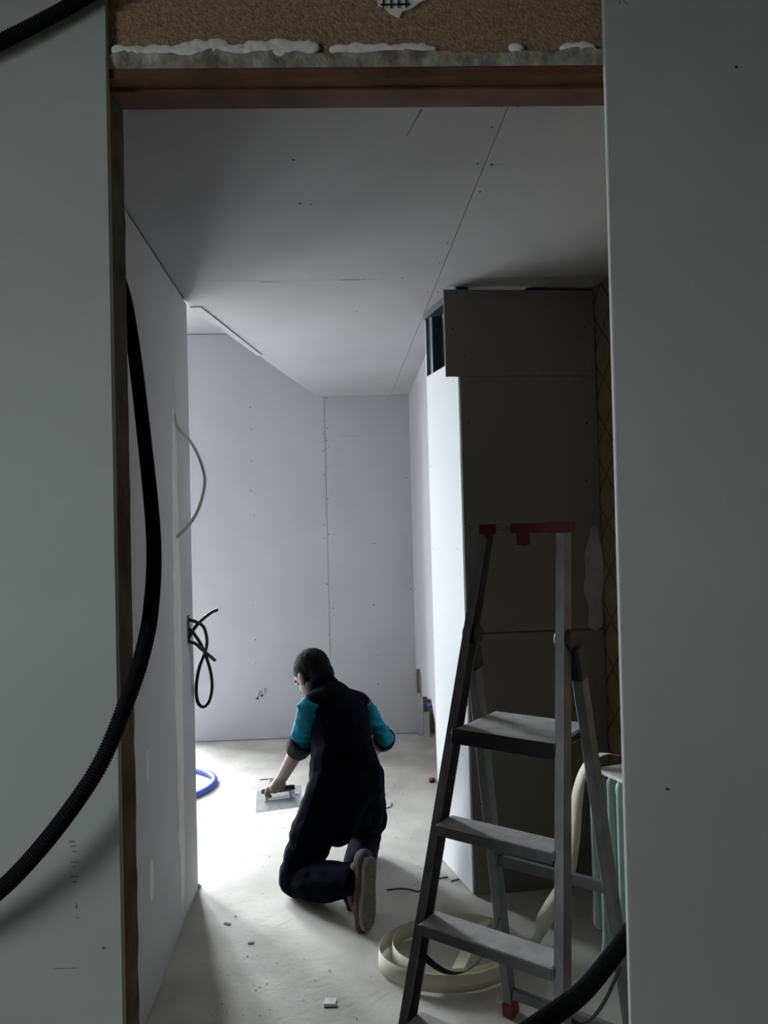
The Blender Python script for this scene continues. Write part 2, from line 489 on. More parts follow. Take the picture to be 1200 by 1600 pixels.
# --- far right wall of the back room, its boarding broken open at the bottom
R0, R1 = Vector((0.205, 5.70, 0)), Vector((0.292, 3.62, 0))
RD = (R1 - R0).normalized(); RN = Vector((-RD.y, RD.x, 0))
if RN.x > 0: RN = -RN
def rw(s, t, z): return R0 + RD * s + RN * t + Vector((0, 0, z))
bm = bmesh.new()
hexa(bm, rw(-0.05, -0.16, 0), rw(2.2, -0.16, 0), rw(2.2, -0.26, 0), rw(-0.05, -0.26, 0), (0, 0, 2.6))
wall_side = struct(bm_obj('wall_far_right', bm, M['plaster']))
b2 = bmesh.new()
prism(b2, [rw(s, 0, z) for s, z in ((0.002, 0.47), (0.33, 0.535), (0.42, 0.52), (0.46, 0.37), (0.75, 0.43), (1.12, 0.49), (1.3, 0.40), (1.36, 0.004), (2.08, 0.004), (2.08, 2.5), (0.002, 2.5))], -RN * 0.0125)
bm_obj('plasterboard_sheet', b2, M['board'], wall_side)
for x0_, x1_, y_, zt_ in ((0.207, 0.248, 5.635, 0.31), (0.250, 0.290, 5.60, 0.18)):
    b2 = bmesh.new()
    abox(b2, x0_, x1_, y_ - 0.002, y_, 0, zt_); abox(b2, x0_, x0_ + 0.002, y_, y_ + 0.04, 0, zt_); abox(b2, x1_ - 0.002, x1_, y_, y_ + 0.04, 0, zt_)
    st = bm_obj('metal_stud', b2, M['steel'], wall_side)
screw_field(wall_side, [rw(0.03, 0.0003, z) for z in (0.8, 1.1, 1.4, 1.7, 2.0)], RN, 0.004)

# --- boxed-in corner: pale lit cheek, dark front of three sheets, hollow above
D0, D1 = Vector((0.327, 3.174, 0)), Vector((0.915, 3.235, 0))
DD = (D1 - D0).normalized(); DN = Vector((DD.y, -DD.x, 0))           # towards the camera
def df(s, t, z): return D0 + DD * s + DN * t + Vector((0, 0, z))
DL = (D1 - D0).length
S1 = Vector((0.214, 3.556, 0)); SD = (S1 - D0).normalized(); SN = Vector((-SD.y, SD.x, 0))   # cheek, facing the side room
def ck(s, t, z): return D0 + SD * s + SN * t + Vector((0, 0, z))
SL = (S1 - D0).length
bm = bmesh.new()     # core behind the sheets, dark colour stands in for the hollow's shade
hexa(bm, df(0.30, -0.36, 0), df(DL + 0.1, -0.36, 0), df(DL + 0.1, -0.46, 0), df(0.30, -0.46, 0), (0, 0, CEIL))
hexa(bm, df(0.30, -0.015, 0), df(0.36, -0.015, 0), df(0.36, -0.45, 0), df(0.30, -0.45, 0), (0, 0, CEIL))
wall_box = struct(bm_obj('wall_boxing', bm, M['steel_dark']))
def sheet_front(sa, sb, za, zb):
    b2 = bmesh.new()
    hexa(b2, df(sa, 0, za), df(sb, 0, za), df(sb, -0.0125, za), df(sa, -0.0125, za), (0, 0, zb - za))
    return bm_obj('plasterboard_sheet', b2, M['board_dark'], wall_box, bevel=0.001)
sheet_front(-0.056, DL - 0.004, 2.133, CEIL - 0.014)
sheet_front(0.001, DL - 0.004, 1.068, 2.131)
sheet_front(0.001, DL - 0.004, 0.004, 1.064)
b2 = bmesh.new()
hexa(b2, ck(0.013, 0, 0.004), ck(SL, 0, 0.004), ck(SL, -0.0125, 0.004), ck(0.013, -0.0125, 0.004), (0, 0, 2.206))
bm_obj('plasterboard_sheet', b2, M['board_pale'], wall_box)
b2 = bmesh.new(); hexa(b2, df(0.015, -0.0128, 1.02), df(DL - 0.01, -0.0128, 1.02), df(DL - 0.01, -0.05, 1.02), df(0.015, -0.05, 1.02), (0, 0, 0.09))  # backing strip added to block light leaking through the sheet joint
bm_obj('metal_stud', b2, M['steel_dark'], wall_box)
def stud(f, s, t, z0, z1, mat, w=0.024, d=0.05):
    b2 = bmesh.new()
    hexa(b2, f(s - w, t, z0), f(s + w, t, z0), f(s + w, t - .002, z0), f(s - w, t - .002, z0), (0, 0, z1 - z0))
    for q in (-1, 1):
        hexa(b2, f(s + q * w, t, z0), f(s + q * (w - .002), t, z0), f(s + q * (w - .002), t - d, z0), f(s + q * w, t - d, z0), (0, 0, z1 - z0))
    return bm_obj('metal_stud', b2, mat, wall_box)
stud(ck, SL - 0.03, -0.014, 0.01, CEIL, M['steel_dark'])
stud(ck, 0.12, -0.03, 0.01, CEIL, M['steel_dark'])
b2 = bmesh.new(); hexa(b2, ck(SL + 0.002, -0.001, 2.10), ck(SL + 0.002, -0.05, 2.10), ck(SL - 0.004, -0.05, 2.10), ck(SL - 0.004, -0.001, 2.10), (0, 0, CEIL - 2.13))
bm_obj('corner_bead', b2, M['steel'], wall_box)
b2 = bmesh.new(); hexa(b2, ck(0.0, 0.004, CEIL - 0.032), ck(SL + 0.01, 0.004, CEIL - 0.032), ck(SL + 0.01, -0.05, CEIL - 0.032), ck(0.0, -0.05, CEIL - 0.032), (0, 0, 0.03))
bm_obj('ceiling_track', b2, M['steel_dark'], wall_box)
sp = [df(s, 0.0003, z) for z in (0.15, 0.35, 0.6, 0.85, 1.25, 1.5, 1.7, 1.95, 2.08, 2.19, 2.32) for s in (0.03, DL - 0.05)]
sp += [df(-0.01, 0.0003, 2.33), df(0.28, 0.0003, 2.47)]
screw_field(wall_box, sp, DN, 0.0045)
screw_field(wall_box, [ck(s, 0.0003, z) for s in (0.05, SL - 0.04) for z in (0.3, 0.55, 0.8, 1.05, 1.4, 1.8, 2.1)], SN, 0.003)
wobble_strip('filler_patch', df, DL - 0.075, DL + 0.0, 1.06, 1.50, M['filler_grey'], wall_box, 0.025)

# --- right wall with its old covering
W0 = Vector((0.915, 3.24, 0)); WD = Vector((0.20, -0.98, 0)).normalized(); WN = Vector((WD.y, -WD.x, 0))
if WN.x > 0: WN = -WN
def rtw(s, t, z): return W0 + WD * s + WN * t + Vector((0, 0, z))
bm = bmesh.new(); hexa(bm, rtw(-0.5, 0, 0), rtw(2.05, 0, 0), rtw(2.05, -0.1, 0), rtw(-0.5, -0.1, 0), (0, 0, 2.6))
struct(bm_obj('wall_right', bm, M['lattice']))

# --- ceiling of the passage: separate boards with open joints
def clip(poly, p, n):
    out = []
    for i in range(len(poly)):
        a, b = poly[i], poly[(i + 1) % len(poly)]
        da, db = (a - p).dot(n), (b - p).dot(n)
        if da >= 0: out.append(a)
        if da * db < 0: out.append(a.lerp(b, da / (da - db)))
    return out
V2 = lambda x, y: Vector((x, y, 0))
PLAN = [V2(-0.705, 1.28), V2(1.45, 1.28), V2(1.45, 3.7), V2(0.40, 5.72), V2(-0.485, 5.665), V2(-0.832, 3.335)]
bm = bmesh.new()
SLAB = [V2(-0.80, 1.25), V2(1.45, 1.25), V2(1.45, 3.7), V2(0.40, 5.72), V2(-0.485, 5.665), V2(-0.832, 3.335), V2(-0.90, 3.28)]
prism(bm, [p + Vector((0, 0, CEIL + 0.0125)) for p in SLAB], (0, 0, 0.06))
ZS = Vector((0, 0, CEIL + 0.001))
prism(bm, [V2(-0.832, 3.335) + ZS, V2(-0.485, 5.665) + ZS, V2(-0.47, 5.665) + ZS, V2(-0.817, 3.335) + ZS], (0, 0, HIGH - CEIL + 0.05))
prism(bm, [Vector(p) for p in ((-4.75, 2.95, HIGH), (-0.80, 3.2, HIGH), (-0.46, 5.72, HIGH), (-4.75, 5.6, HIGH))], (0, 0, 0.08))
ceiling = struct(bm_obj('ceiling', bm, M['board']))
SA, SB = V2(0.330, 1.72), V2(0.230, 3.265)
nA = Vector(((SB - SA).y, -(SB - SA).x, 0)).normalized()             # to the right of the long joint
def cboard(half, lo=None, hi=None):
    g, gt = 0.0013, 0.0006
    poly = clip(PLAN, SA + nA * g * half, nA * half)
    yv = Vector((-0.047, 1, 0)).normalized()
    if lo is not None: poly = clip(poly, V2(0.244, lo) + yv * gt, yv)
    if hi is not None: poly = clip(poly, V2(0.244, hi) - yv * gt, -yv)
    b2 = bmesh.new(); prism(b2, [p + Vector((0, 0, CEIL)) for p in poly], (0, 0, 0.0125))
    return bm_obj('ceiling_board', b2, M['board'], ceiling)
cboard(-1, None, 3.072); cboard(-1, 3.072, None)
cboard(1, None, 2.108); cboard(1, 2.108, 3.066); cboard(1, 3.066, None)
b2 = bmesh.new()
prism(b2, [Vector(p) for p in ((-0.829, 3.36, CEIL - 0.006), (-0.782, 3.36, CEIL - 0.006), (-0.664, 4.30, CEIL - 0.006), (-0.690, 4.30, CEIL - 0.006))], (0, 0, 0.006))
bm_obj('edge_strip', b2, M['board'], ceiling)
sp = [SA.lerp(SB, t) + nA * q * 0.02 + Vector((0, 0, CEIL - 0.0002)) for t in (0.06, 0.12, 0.25, 0.36, 0.5, 0.62, 0.75, 0.9, 0.98) for q in (-1, 1)]
sp += [Vector((x, y, CEIL - 0.0002)) for x, y in ((-0.22, 2.05), (-0.23, 2.33), (-0.2, 2.34), (-0.23, 2.6), (-0.2, 2.85), (-0.24, 3.0), (0.1, 3.05), (-0.3, 3.05), (-0.1, 3.5), (-0.12, 3.3))]
screw_field(ceiling, sp, (0, 0, -1), 0.005)
b2 = bmesh.new()
for a, b in (((0.116, 1.82), (0.083, 1.945)), ((-0.47, 3.055), (-0.36, 3.06)), ((-0.15, 3.058), (-0.05, 3.06))):
    a = Vector((*a, CEIL - 0.0006)); b = Vector((*b, CEIL - 0.0006)); d = (b - a).normalized(); s = Vector((d.y, -d.x, 0)) * 0.0018
    prism(b2, [a - s, a + s, b + s * .4, b - s * .4], (0, 0, 0.0005))
bm_obj('crack', b2, M['screw'], ceiling)

bm = bmesh.new(); abox(bm, -4.9, 2.7, 1.20, 6.2, 3.2, 3.3)
struct(bm_obj('roof_leak_block', bm, M['masonry']))  # unseen slab added to keep sky light from leaking past the ceiling
bm = bmesh.new(); abox(bm, 2.50, 2.62, -2.5, 6.0, 0, 3.2)
struct(bm_obj('wall_leak_block', bm, M['masonry']))  # unseen wall added to close off outside light on the right
# --- front partition with the rough opening
FY = 1.20
bm = bmesh.new()
abox(bm, -2.4, -0.445, FY, 1.278, 0, 3.0)
abox(bm, 0.45, 2.4, FY, 1.278, 0, 3.0)
abox(bm, -0.445, 0.45, FY + 0.013, 1.278, 2.26, 3.0)
wall_front = struct(bm_obj('wall_front', bm, M['masonry']))
bm = bmesh.new(); abox(bm, -2.39, -0.4165, FY - 0.0127, FY - 0.0002, 0.005, 2.99)
bm_obj('plasterboard_sheet', bm, M['board_green'], wall_front, bevel=0.0015)
bm = bmesh.new(); hexa(bm, (0.345, FY - 0.030, 0.005), (2.39, FY - 0.030, 0.005), (2.39, FY - 0.0175, 0.005), (0.345, FY - 0.0175, 0.005), (0.020, 0, 2.985))
bm_obj('plasterboard_sheet', bm, M['board_green'], wall_front, bevel=0.0015)
bm = bmesh.new(); abox(bm, 0.42, 0.45, FY - 0.017, 1.278, 0.0, 2.21)
bm_obj('jamb_post', bm, M['jamb'], wall_front)
# left jamb: rough sawn timber with a ragged arris
bm = bmesh.new(); n = 90; prev = None
for k in range(n + 1):
    z = 2.2185 * k / n
    x = -0.4225 + noise.noise(Vector((z * 22, 0, 3))) * 0.0022 + noise.noise(Vector((z * 6, 2, 3))) * 0.0016
    ring = [bm.verts.new(q) for q in ((-0.445, FY, z), (-0.4225, FY, z), (x, 1.279, z), (-0.445, 1.279, z))]
    if prev:
        for i in range(4):
            j = (i + 1) % 4; bm.faces.new((prev[i], prev[j], ring[j], ring[i]))
    else: bm.faces.new(ring[::-1])
    prev = ring
bm.faces.new(prev)
bm_obj('jamb_post', bm, M['jamb'], wall_front)
def sag(x): return 0.0150 * (0.40 - x) / 0.82
def slant(y0, y1, z0_, z1_, flat_top=False):
    b2 = bmesh.new(); xa, xb = -0.445, 0.45
    prism(b2, [(xa, y0, z0_ + sag(xa)), (xb, y0, z0_ + sag(xb)), (xb, y0, z1_ + (0 if flat_top else sag(xb))), (xa, y0, z1_ + (0 if flat_top else sag(xa)))], (0, y1 - y0, 0))
    return b2
# lintel: timber, cracked plaster line, fibreboard above
bm = slant(FY - 0.004, 1.276, 2.2095, 2.2265)
bm_obj('lintel_beam', bm, M['wood'], wall_front, bevel=0.0015)
bm = slant(FY + 0.024, 1.276, 2.2045, 2.2093)
bm_obj('lintel_lining', bm, M['wood'], wall_front, bevel=0.001)
bm = slant(FY + 0.001, FY + 0.0129, 2.2267, 2.99, True)
bm_obj('fibreboard_panel', bm, M['chip'], wall_front)
V3 = lambda *a: Vector(a)
def plaster_band():
    b2 = bmesh.new(); nx, nz = 150, 14; grid = []
    for i in range(nx + 1):
        x = -0.425 + 0.845 * i / nx
        top = 2.2515 + sag(x) + 0.006 * noise.noise(Vector((x * 9, 0, 0))) + 0.007 * abs(noise.noise(Vector((x * 30, 3, 0)))) + 0.012 * max(0, noise.noise(Vector((x * 14, 7, 0)))) - 0.004
        zb = 2.2268 + sag(x)
        col = []
        for k in range(nz + 1):
            f = k / nz; z = zb + (top - zb) * f
            d = 0.002 + 0.0075 * (f ** 0.6) * (1 if k < nz else 0.0) + 0.003 * noise.noise(Vector((x * 40, z * 40, 1))) * (0 if k == nz else 1)
            col.append(b2.verts.new((x, FY + 0.0008 - max(0.0, d), z)))
        grid.append(col)
    for i in range(nx):
        for k in range(nz):
            b2.faces.new((grid[i][k], grid[i + 1][k], grid[i + 1][k + 1], grid[i][k + 1]))
    bm_obj('plaster_line', b2, M['plaster'], wall_front, True)
    b2 = bmesh.new()
    for x0_, x1_, r_ in ((-0.40, -0.28, 0.008), (-0.30, -0.24, 0.015), (-0.25, -0.20, 0.010), (-0.195, -0.09, 0.0125), (-0.06, 0.08, 0.008), (0.02, 0.10, 0.0065), (0.225, 0.235, 0.009), (0.305, 0.345, 0.0085), (-0.16, -0.13, 0.015)):
        x = x0_
        while x < x1_:
            q = r_ * random.uniform(0.6, 1.1)
            ellip(b2, V3(x, FY - 0.003, 2.252 + sag(x) + q * random.uniform(0.2, 0.6)), (q * 1.5, 0.006, q)); x += q * 0.9
    melt('plaster_blobs', b2, M['filler'], 0.0022, 2, wall_front, lambda c: 0.002 * noise.noise(c * 90))
plaster_band()
# torn hole with wire mesh at the top of the fibreboard
b2 = bmesh.new()
pts = [(0.008, 2.36), (0.012, 2.334), (0.022, 2.330), (0.030, 2.321), (0.045, 2.313), (0.050, 2.322), (0.064, 2.326), (0.078, 2.336), (0.095, 2.343), (0.10, 2.36), (0.105, 2.42), (0.0, 2.42)]
prism(b2, [(x, FY - 0.003, z) for x, z in pts], (0, 0.0045, 0))
hole = bm_obj('plaster_patch', b2, M['filler'], wall_front)
b2 = bmesh.new()
for k in range(4): bar(b2, (0.020 + k * 0.012, FY - 0.0045, 2.327), (0.020 + k * 0.012, FY - 0.0045, 2.41), (1, 0, 0), (0, 1, 0), 0.0011, 0.001)
for k in range(6): bar(b2, (0.016, FY - 0.0045, 2.332 + k * 0.012), (0.062, FY - 0.0045, 2.332 + k * 0.012), (0, 0, 1), (0, 1, 0), 0.0011, 0.001)
bm_obj('wire_mesh', b2, M['screw'], wall_front)
# faint printed stamps on the two near sheets (unreadable)
def stamp(pts, y):
    b2 = bmesh.new()
    for x, z, w, h in pts: abox(b2, x - w, x + w, y - 0.0002, y, z - h, z + h)
    return bm_obj('printed_mark', b2, M['lip'], wall_front)
stamp([(-0.491, 1.037, .0045, .0016), (-0.489, 1.030, .004, .001), (-0.487, 1.022, .003, .001), (-0.487, 1.006, .006, .0008), (-0.488, 0.999, .003, .0008), (-0.487, 0.984, .006, .0014), (-0.488, 0.976, .003, .0015),
       (-0.485, 0.94, .0012, .004), (-0.484, 0.922, .003, .0008), (-0.505, 0.846, .018, .0006)], FY - 0.0128)
def letter_stamp():
    cu = bpy.data.curves.new('stamp', 'FONT'); cu.body = "R"; cu.size = 0.026; cu.extrude = 0.0
    t = bpy.data.objects.new('stamp', cu); COL.objects.link(t)
    dg = bpy.context.evaluated_depsgraph_get(); me = bpy.data.meshes.new_from_object(t.evaluated_get(dg))
    bpy.data.objects.remove(t)
    me.transform(Matrix.Translation((0.382, FY - 0.0302, 2.305)) @ Matrix.Rotation(PI / 2, 4, 'X'))
    new_obj('printed_mark', me, M['lip'], wall_front)
letter_stamp()
screw_field(wall_front, [(-0.93, FY - .013, z) for z in (0.6, 1.2, 1.8)] + [(-0.455, FY - .013, z) for z in (0.87, 1.17)] + [(0.405, FY - .0304, 1.1), (0.55, FY - .0304, 2.22)], (0, -1, 0), 0.002)

# --- the near room behind the camera
bm = bmesh.new(); abox(bm, -2.5, 2.5, -2.5, 1.279, 3.0, 3.1); struct(bm_obj('ceiling_near', bm, M['masonry']))
bm = bmesh.new()
z0, z1 = WIN_C[2], WIN_C[3]
abox(bm, -2.0, -1.9, -2.5, WIN_C[0], 0, 3.0); abox(bm, -2.0, -1.9, WIN_C[1], 1.2, 0, 3.0)
abox(bm, -2.0, -1.9, WIN_C[0], WIN_C[1], 0, z0); abox(bm, -2.0, -1.9, WIN_C[0], WIN_C[1], z1, 3.0)
struct(bm_obj('wall_near_left', bm, M['board_green']))
bm = bmesh.new(); abox(bm, 2.4, 2.5, -2.5, 1.2, 0, 3.0); struct(bm_obj('wall_near_right', bm, M['masonry']))
bm = bmesh.new(); abox(bm, -2.4, 2.4, -2.5, -2.4, 0, 3.0); struct(bm_obj('wall_rear', bm, M['masonry']))
bm = bmesh.new(); a, b = WIN_C[0], WIN_C[1]
abox(bm, -1.98, -1.93, a, a + .05, z0, z1); abox(bm, -1.98, -1.93, b - .05, b, z0, z1)
abox(bm, -1.98, -1.93, a + .05, b - .05, z0, z0 + .05); abox(bm, -1.98, -1.93, a + .05, b - .05, z1 - .05, z1)
w3 = struct(bm_obj('window_3', bm, M['win']))
bm = bmesh.new(); abox(bm, -1.957, -1.953, a + .05, b - .05, z0 + .05, z1 - .05); bm_obj('pane', bm, M['glass_dimmed'], w3)
portal('daylight_window_three', (-1.99, (a + b) / 2, (z0 + z1) / 2), (1, 0, 0), b - a, z1 - z0)

# ------------------------------------------------------------------ things
# --- step ladder
LC = Vector((0.158, 1.821, 0)); YAW = 0.635
LB = Vector((math.sin(YAW), math.cos(YAW), 0)); LWD = Vector((math.cos(YAW), -math.sin(YAW), 0)); UP = Vector((0, 0, 1))
KF, W0L, TW, ZT, ZP, ST, ZH, BB, WR, WH = 0.26, 0.229, 0.076, 1.497, 0.962, 0.2365, 1.205, 0.588, 0.193, 0.154
def lf(z, sd, off=0.0): return LC + LB * (KF * z + off) + LWD * sd * (W0L - TW * z) + UP * z
def lr(z, sd):
    t = z / ZH
    return LC + LB * ((KF * ZH + 0.03) * t + BB * (1 - t)) + LWD * sd * (WH * t + WR * (1 - t)) + UP * z
ladder = tag(empty('step_ladder', LC), 'dusty aluminium step ladder with red tape on its top bar', 'ladder')
for sd in (-1, 1):
    bm = bmesh.new(); p0, p1 = lf(0.012, sd), lf(ZT, sd)
    ax = (p1 - p0).normalized(); sidev = (LWD - ax * LWD.dot(ax)).normalized(); bk = ax.cross(sidev).normalized()
    if bk.dot(LB) < 0: bk = -bk
    # channel: web outside, two flanges turned inwards
    bar(bm, p0 + sidev * sd * 0.010, p1 + sidev * sd * 0.010, sidev, bk, 0.0016, 0.024)
    bar(bm, p0 - bk * 0.0225, p1 - bk * 0.0225, sidev, bk, 0.0115, 0.0016)
    bar(bm, p0 + bk * 0.0225, p1 + bk * 0.0225, sidev, bk, 0.0115, 0.0016)
    bm_obj('front_rail', bm, M['alu'], ladder)
    bm = bmesh.new(); bar(bm, lf(0.0, sd), lf(0.045, sd), sidev, bk, 0.0145, 0.028)
    bm_obj('foot_cap', bm, M['redplastic'], ladder, bevel=0.003)
    bm = bmesh.new(); p0, p1 = lr(0.012, sd), lr(ZH - 0.05, sd); ax = (p1 - p0).normalized(); s2 = (LWD - ax * LWD.dot(ax)).normalized(); b2v = ax.cross(s2)
    bar(bm, p0, p1, s2, b2v, 0.0145, 0.0195)
    bm_obj('rear_leg', bm, M['alu'], ladder, bevel=0.002)
    bm = bmesh.new(); bar(bm, lr(0.0, sd), lr(0.05, sd), s2, b2v, 0.019, 0.024)
    bm_obj('foot_cap', bm, M['redplastic'], ladder, bevel=0.004)
    # black plastic hinge: sleeve on the rear leg, knuckle disc on the rail
    bm = bmesh.new()
    bar(bm, lr(ZH - 0.105, sd), lr(ZH - 0.02, sd), s2, b2v, 0.018, 0.0235, 0.016, 0.021)
    hg = bm_obj('hinge', bm, M['blackplastic'], ladder, bevel=0.003)
    bm = bmesh.new(); c = lf(ZH, sd, 0.012)
    tube(bm, [c - LWD * 0.022, c - LWD * 0.018, c + LWD * 0.018, c + LWD * 0.022], 0.026, 14, lambda i, n: 0.022 if i in (0, 3) else 0.027)
    bm_obj('hinge_knuckle', bm, M['blackplastic'], hg)
for k in (1, 2, 3):
    z = ZP - ST * k; bm = bmesh.new()
    a, b = lf(z, -1), lf(z, 1); mid = (a + b) / 2; hl = (b - a).length / 2 - 0.009
    c = mid - UP * 0.012
    bar(bm, c - LWD * hl, c + LWD * hl, LB, UP, 0.042, 0.012)
    td = bm_obj('tread', bm, M['tread'], ladder, bevel=0.003)
    bm = bmesh.new(); e = c - LB * 0.0435 - UP * 0.002; bar(bm, e - LWD * hl, e + LWD * hl, LB, UP, 0.0018, 0.0125)
    bm_obj('tread_lip', bm, M['alu'], td)
a, b = lf(ZP, -1), lf(ZP, 1); mid = (a + b) / 2; hl = (b - a).length / 2 - 0.011
bm = bmesh.new(); c = mid + LB * 0.085 - UP * 0.014
bar(bm, c - LWD * hl, c + LWD * hl, LB, UP, 0.122, 0.014)
bm_obj('platform', bm, M['tread'], ladder, bevel=0.004)
bm = bmesh.new(); c = mid - LB * 0.036 - UP * 0.018
bar(bm, c - LWD * (hl + .002), c + LWD * (hl + .002), LB, UP, 0.004, 0.020)
bm_obj('platform_lip', bm, M['blackplastic'], ladder, bevel=0.002)
for sd in (-1, 1):
    bm = bmesh.new(); c = lf(ZP, sd, 0.0) - UP * 0.015 - LWD * sd * 0.012
    bar(bm, c - LB * 0.02, c + LB * 0.16, LWD, UP, 0.005, 0.008)
    bm_obj('platform_bracket', bm, M['blackplastic'], ladder, bevel=0.002)
for z in (0.515, 0.075):
    bm = bmesh.new(); bar(bm, lr(z, -1), lr(z, 1), LB, UP, 0.009, 0.0155); bm_obj('rear_brace', bm, M['alu'], ladder, bevel=0.002)
# top bar and the red tape wound round it
tp0, tp1 = lf(ZT, -1) - LWD * 0.010, lf(ZT, 1) + LWD * 0.018
bm = bmesh.new(); bar(bm, tp0, tp1, LB, UP, 0.030, 0.0125); bm_obj('top_bar', bm, M['alu'], ladder, bevel=0.004)
def tape_on_bar(f0, f1, g=0.0012):
    bm = bmesh.new(); a, b = tp0.lerp(tp1, f0), tp0.lerp(tp1, f1)
    bar(bm, a, b, LB, UP, 0.030 + g, 0.0125 + g); bm_obj('red_tape', bm, M['red'], ladder)
tape_on_bar(-0.005, 0.20); tape_on_bar(0.38, 1.004); tape_on_bar(0.80, 0.97, 0.0022)
bm = bmesh.new(); a = tp0.lerp(tp1, 0.53) - LB * 0.0325
prism(bm, [a - LWD * 0.021 + UP * 0.008, a - LWD * 0.020 - UP * 0.045, a + LWD * 0.002 - UP * 0.049, a + LWD * 0.022 - UP * 0.043, a + LWD * 0.020 - UP * 0.030, a + LWD * 0.018 + UP * 0.008], -LB * 0.0012)
bm_obj('tape_flap', bm, M['red'], ladder)
bm = bmesh.new(); a = tp0.lerp(tp1, 0.09) - LB * 0.0325
prism(bm, [a - LWD * 0.016 - UP * 0.008, a + LWD * 0.010 - UP * 0.036, a + LWD * 0.014 - UP * 0.008], -LB * 0.0012)
bm_obj('tape_flap', bm, M['red'], ladder)
# sagging spreader straps between front rails and rear legs
for sd in (-1, 1):
    a = lf(0.40, sd) - LWD * sd * 0.014; b = lr(0.34 if sd < 0 else 0.30, sd); n = 24; path = []; wd = []
    for k in range(n + 1):
        t = k / n; path.append(a.lerp(b, t) - UP * 0.10 * (1 - (2 * t - 1) ** 2) - LWD * sd * 0.01 * math.sin(PI * t)); wd.append(LWD * math.cos(1.2 * t) + UP * 0.6)
    bm = bmesh.new(); ribbon(bm, path, wd, 0.024, 0.0016); bm_obj('spreader_strap', bm, M['strap'], ladder)

# --- cast iron radiator
RA = Vector((0.40, -0.917, 0)).normalized(); RP = Vector((0.917, 0.40, 0)).normalized(); RB = Vector((0.690, 2.735, 0))
radiator = tag(empty('radiator', RB), 'pale green cast iron column radiator beside the ladder', 'radiator')
NSEC, PIT = 12, 0.046
def section_mesh(feet):
    b2 = bmesh.new()
    z0_, z1_ = (0.085, 0.645)
    cols = (0.018, 0.075, 0.132)
    for q in cols:
        tube(b2, [Vector((q, 0, z)) for z in (z0_ + .015, z0_ + .035, z0_ + .07, z1_ - .07, z1_ - .035, z1_ - .015)], 0.018, 10, lambda i, n: 0.017 if 0 < i < n - 1 else 0.012)
    for z in (z0_ + .035, z1_ - .035):
        hull(b2, sphere_pts((0.018, 0, z), 1, 10, 6, (0.018, 0.0205, 0.034)) + sphere_pts((0.132, 0, z), 1, 10, 6, (0.018, 0.0205, 0.034)))
    if feet:
        for q in (0.018, 0.132):
            hull(b2, sphere_pts((q, 0, z0_ + .02), 0.016, 8, 5) + [Vector((q + dx, dy, 0.0)) for dx in (-.02, .02) for dy in (-.016, .016)])
    bmesh.ops.recalc_face_normals(b2, faces=b2.faces)
    me = bpy.data.meshes.new('radiator_section'); b2.to_mesh(me); b2.free()
    for p in me.polygons: p.use_smooth = True
    return me
ms = {True: section_mesh(True), False: section_mesh(False)}
for k in range(NSEC):
    o = new_obj('radiator_section', ms[k in (1, NSEC - 2)], M['radiator'])
    o.parent = radiator
    p = RA * (PIT * k + 0.02)
    o.matrix_local = Matrix(((RP.x, RA.x, 0, p.x), (RP.y, RA.y, 0, p.y), (0, 0, 1, 0), (0, 0, 0, 1)))

# things lying on the radiator
b2 = bmesh.new(); ZR = 0.6455
c0 = RB + RA * 0.02
prism(b2, [c0 + RA * u + RP * v + UP * ZR for u, v in ((0.03, 0.0), (0.30, -0.005), (0.31, 0.15), (0.04, 0.155))], UP * 0.012)
tag(bm_obj('board_offcut', b2, M['board_edge']), 'pale plasterboard offcut lying on top of the radiator', 'board')
b2 = bmesh.new(); c = RB + RA * 0.145 + RP * 0.075 + UP * (ZR + 0.0122)
tube(b2, [c, c + UP * .002, c + UP * .022, c + UP * .024], 0.016, 16)
pot = bm_obj('small_jar', b2, M['paper'], None, True); tag(pot, 'small white jar with a blue lid on the radiator', 'jar')
b2 = bmesh.new(); tube(b2, [c + UP * .0242, c + UP * .026, c + UP * .036, c + UP * .038], 0.018, 16); bm_obj('lid', b2, M['bluecap'], pot, True)

# --- long paper tape: coil on the floor, rising over the radiator
path = []; wd = []
def addp(p, w): path.append(Vector(p)); wd.append(Vector(w).normalized())
Z0T = 0.031
for k in range(100):
    a = math.radians(20 - 3.6 * k * 2.02); t = k / 99
    cx, cy = 0.165 + 0.050 * t, 2.685 + 0.05 * t
    rx, ry = 0.250 - 0.045 * t, 0.185 - 0.015 * t
    z = Z0T + 0.010 * max(0, t - 0.35)
    tilt = 0.10 * math.sin(a + 1)
    addp((cx + rx * math.cos(a), cy + ry * math.sin(a), z + 0.004), (tilt * math.cos(a), tilt * math.sin(a), 1))
last = path[-1]
ctrl = [(last, (0, 0, 1)), ((0.47, 2.70, 0.045), (0, -.1, 1)), ((0.52, 2.78, 0.066), (-.3, .3, 1)), ((0.565, 2.815, 0.12), (-.5, .7, .35)), ((0.628, 2.805, 0.235), (-.5, .85, .05)), ((0.648, 2.775, 0.38), (-.5, .85, 0)), ((0.652, 2.735, 0.52), (-.5, .85, 0)),
        ((0.668, 2.712, 0.62), (-.3, .9, 0)), ((0.698, 2.714, 0.672), (-.1, .98, 0)), ((0.74, 2.70, 0.700), (0, 1, -.2)), ((0.79, 2.68, 0.702), (0, 1, -.3)), ((0.85, 2.67, 0.683), (0, 1, -.2)), ((0.91, 2.68, 0.55), (0, 1, 0))]
cp = catmull([c[0] for c in ctrl], 0.012)
for i, p in enumerate(cp[1:]):
    d = sorted(((Vector(c[0]) - p).length, k) for k, c in enumerate(ctrl))[:2]
    w = Vector((0, 0, 0))
    for dist, k in d: w += Vector(ctrl[k][1]).normalized() / (dist + 0.01)
    addp(p, w)
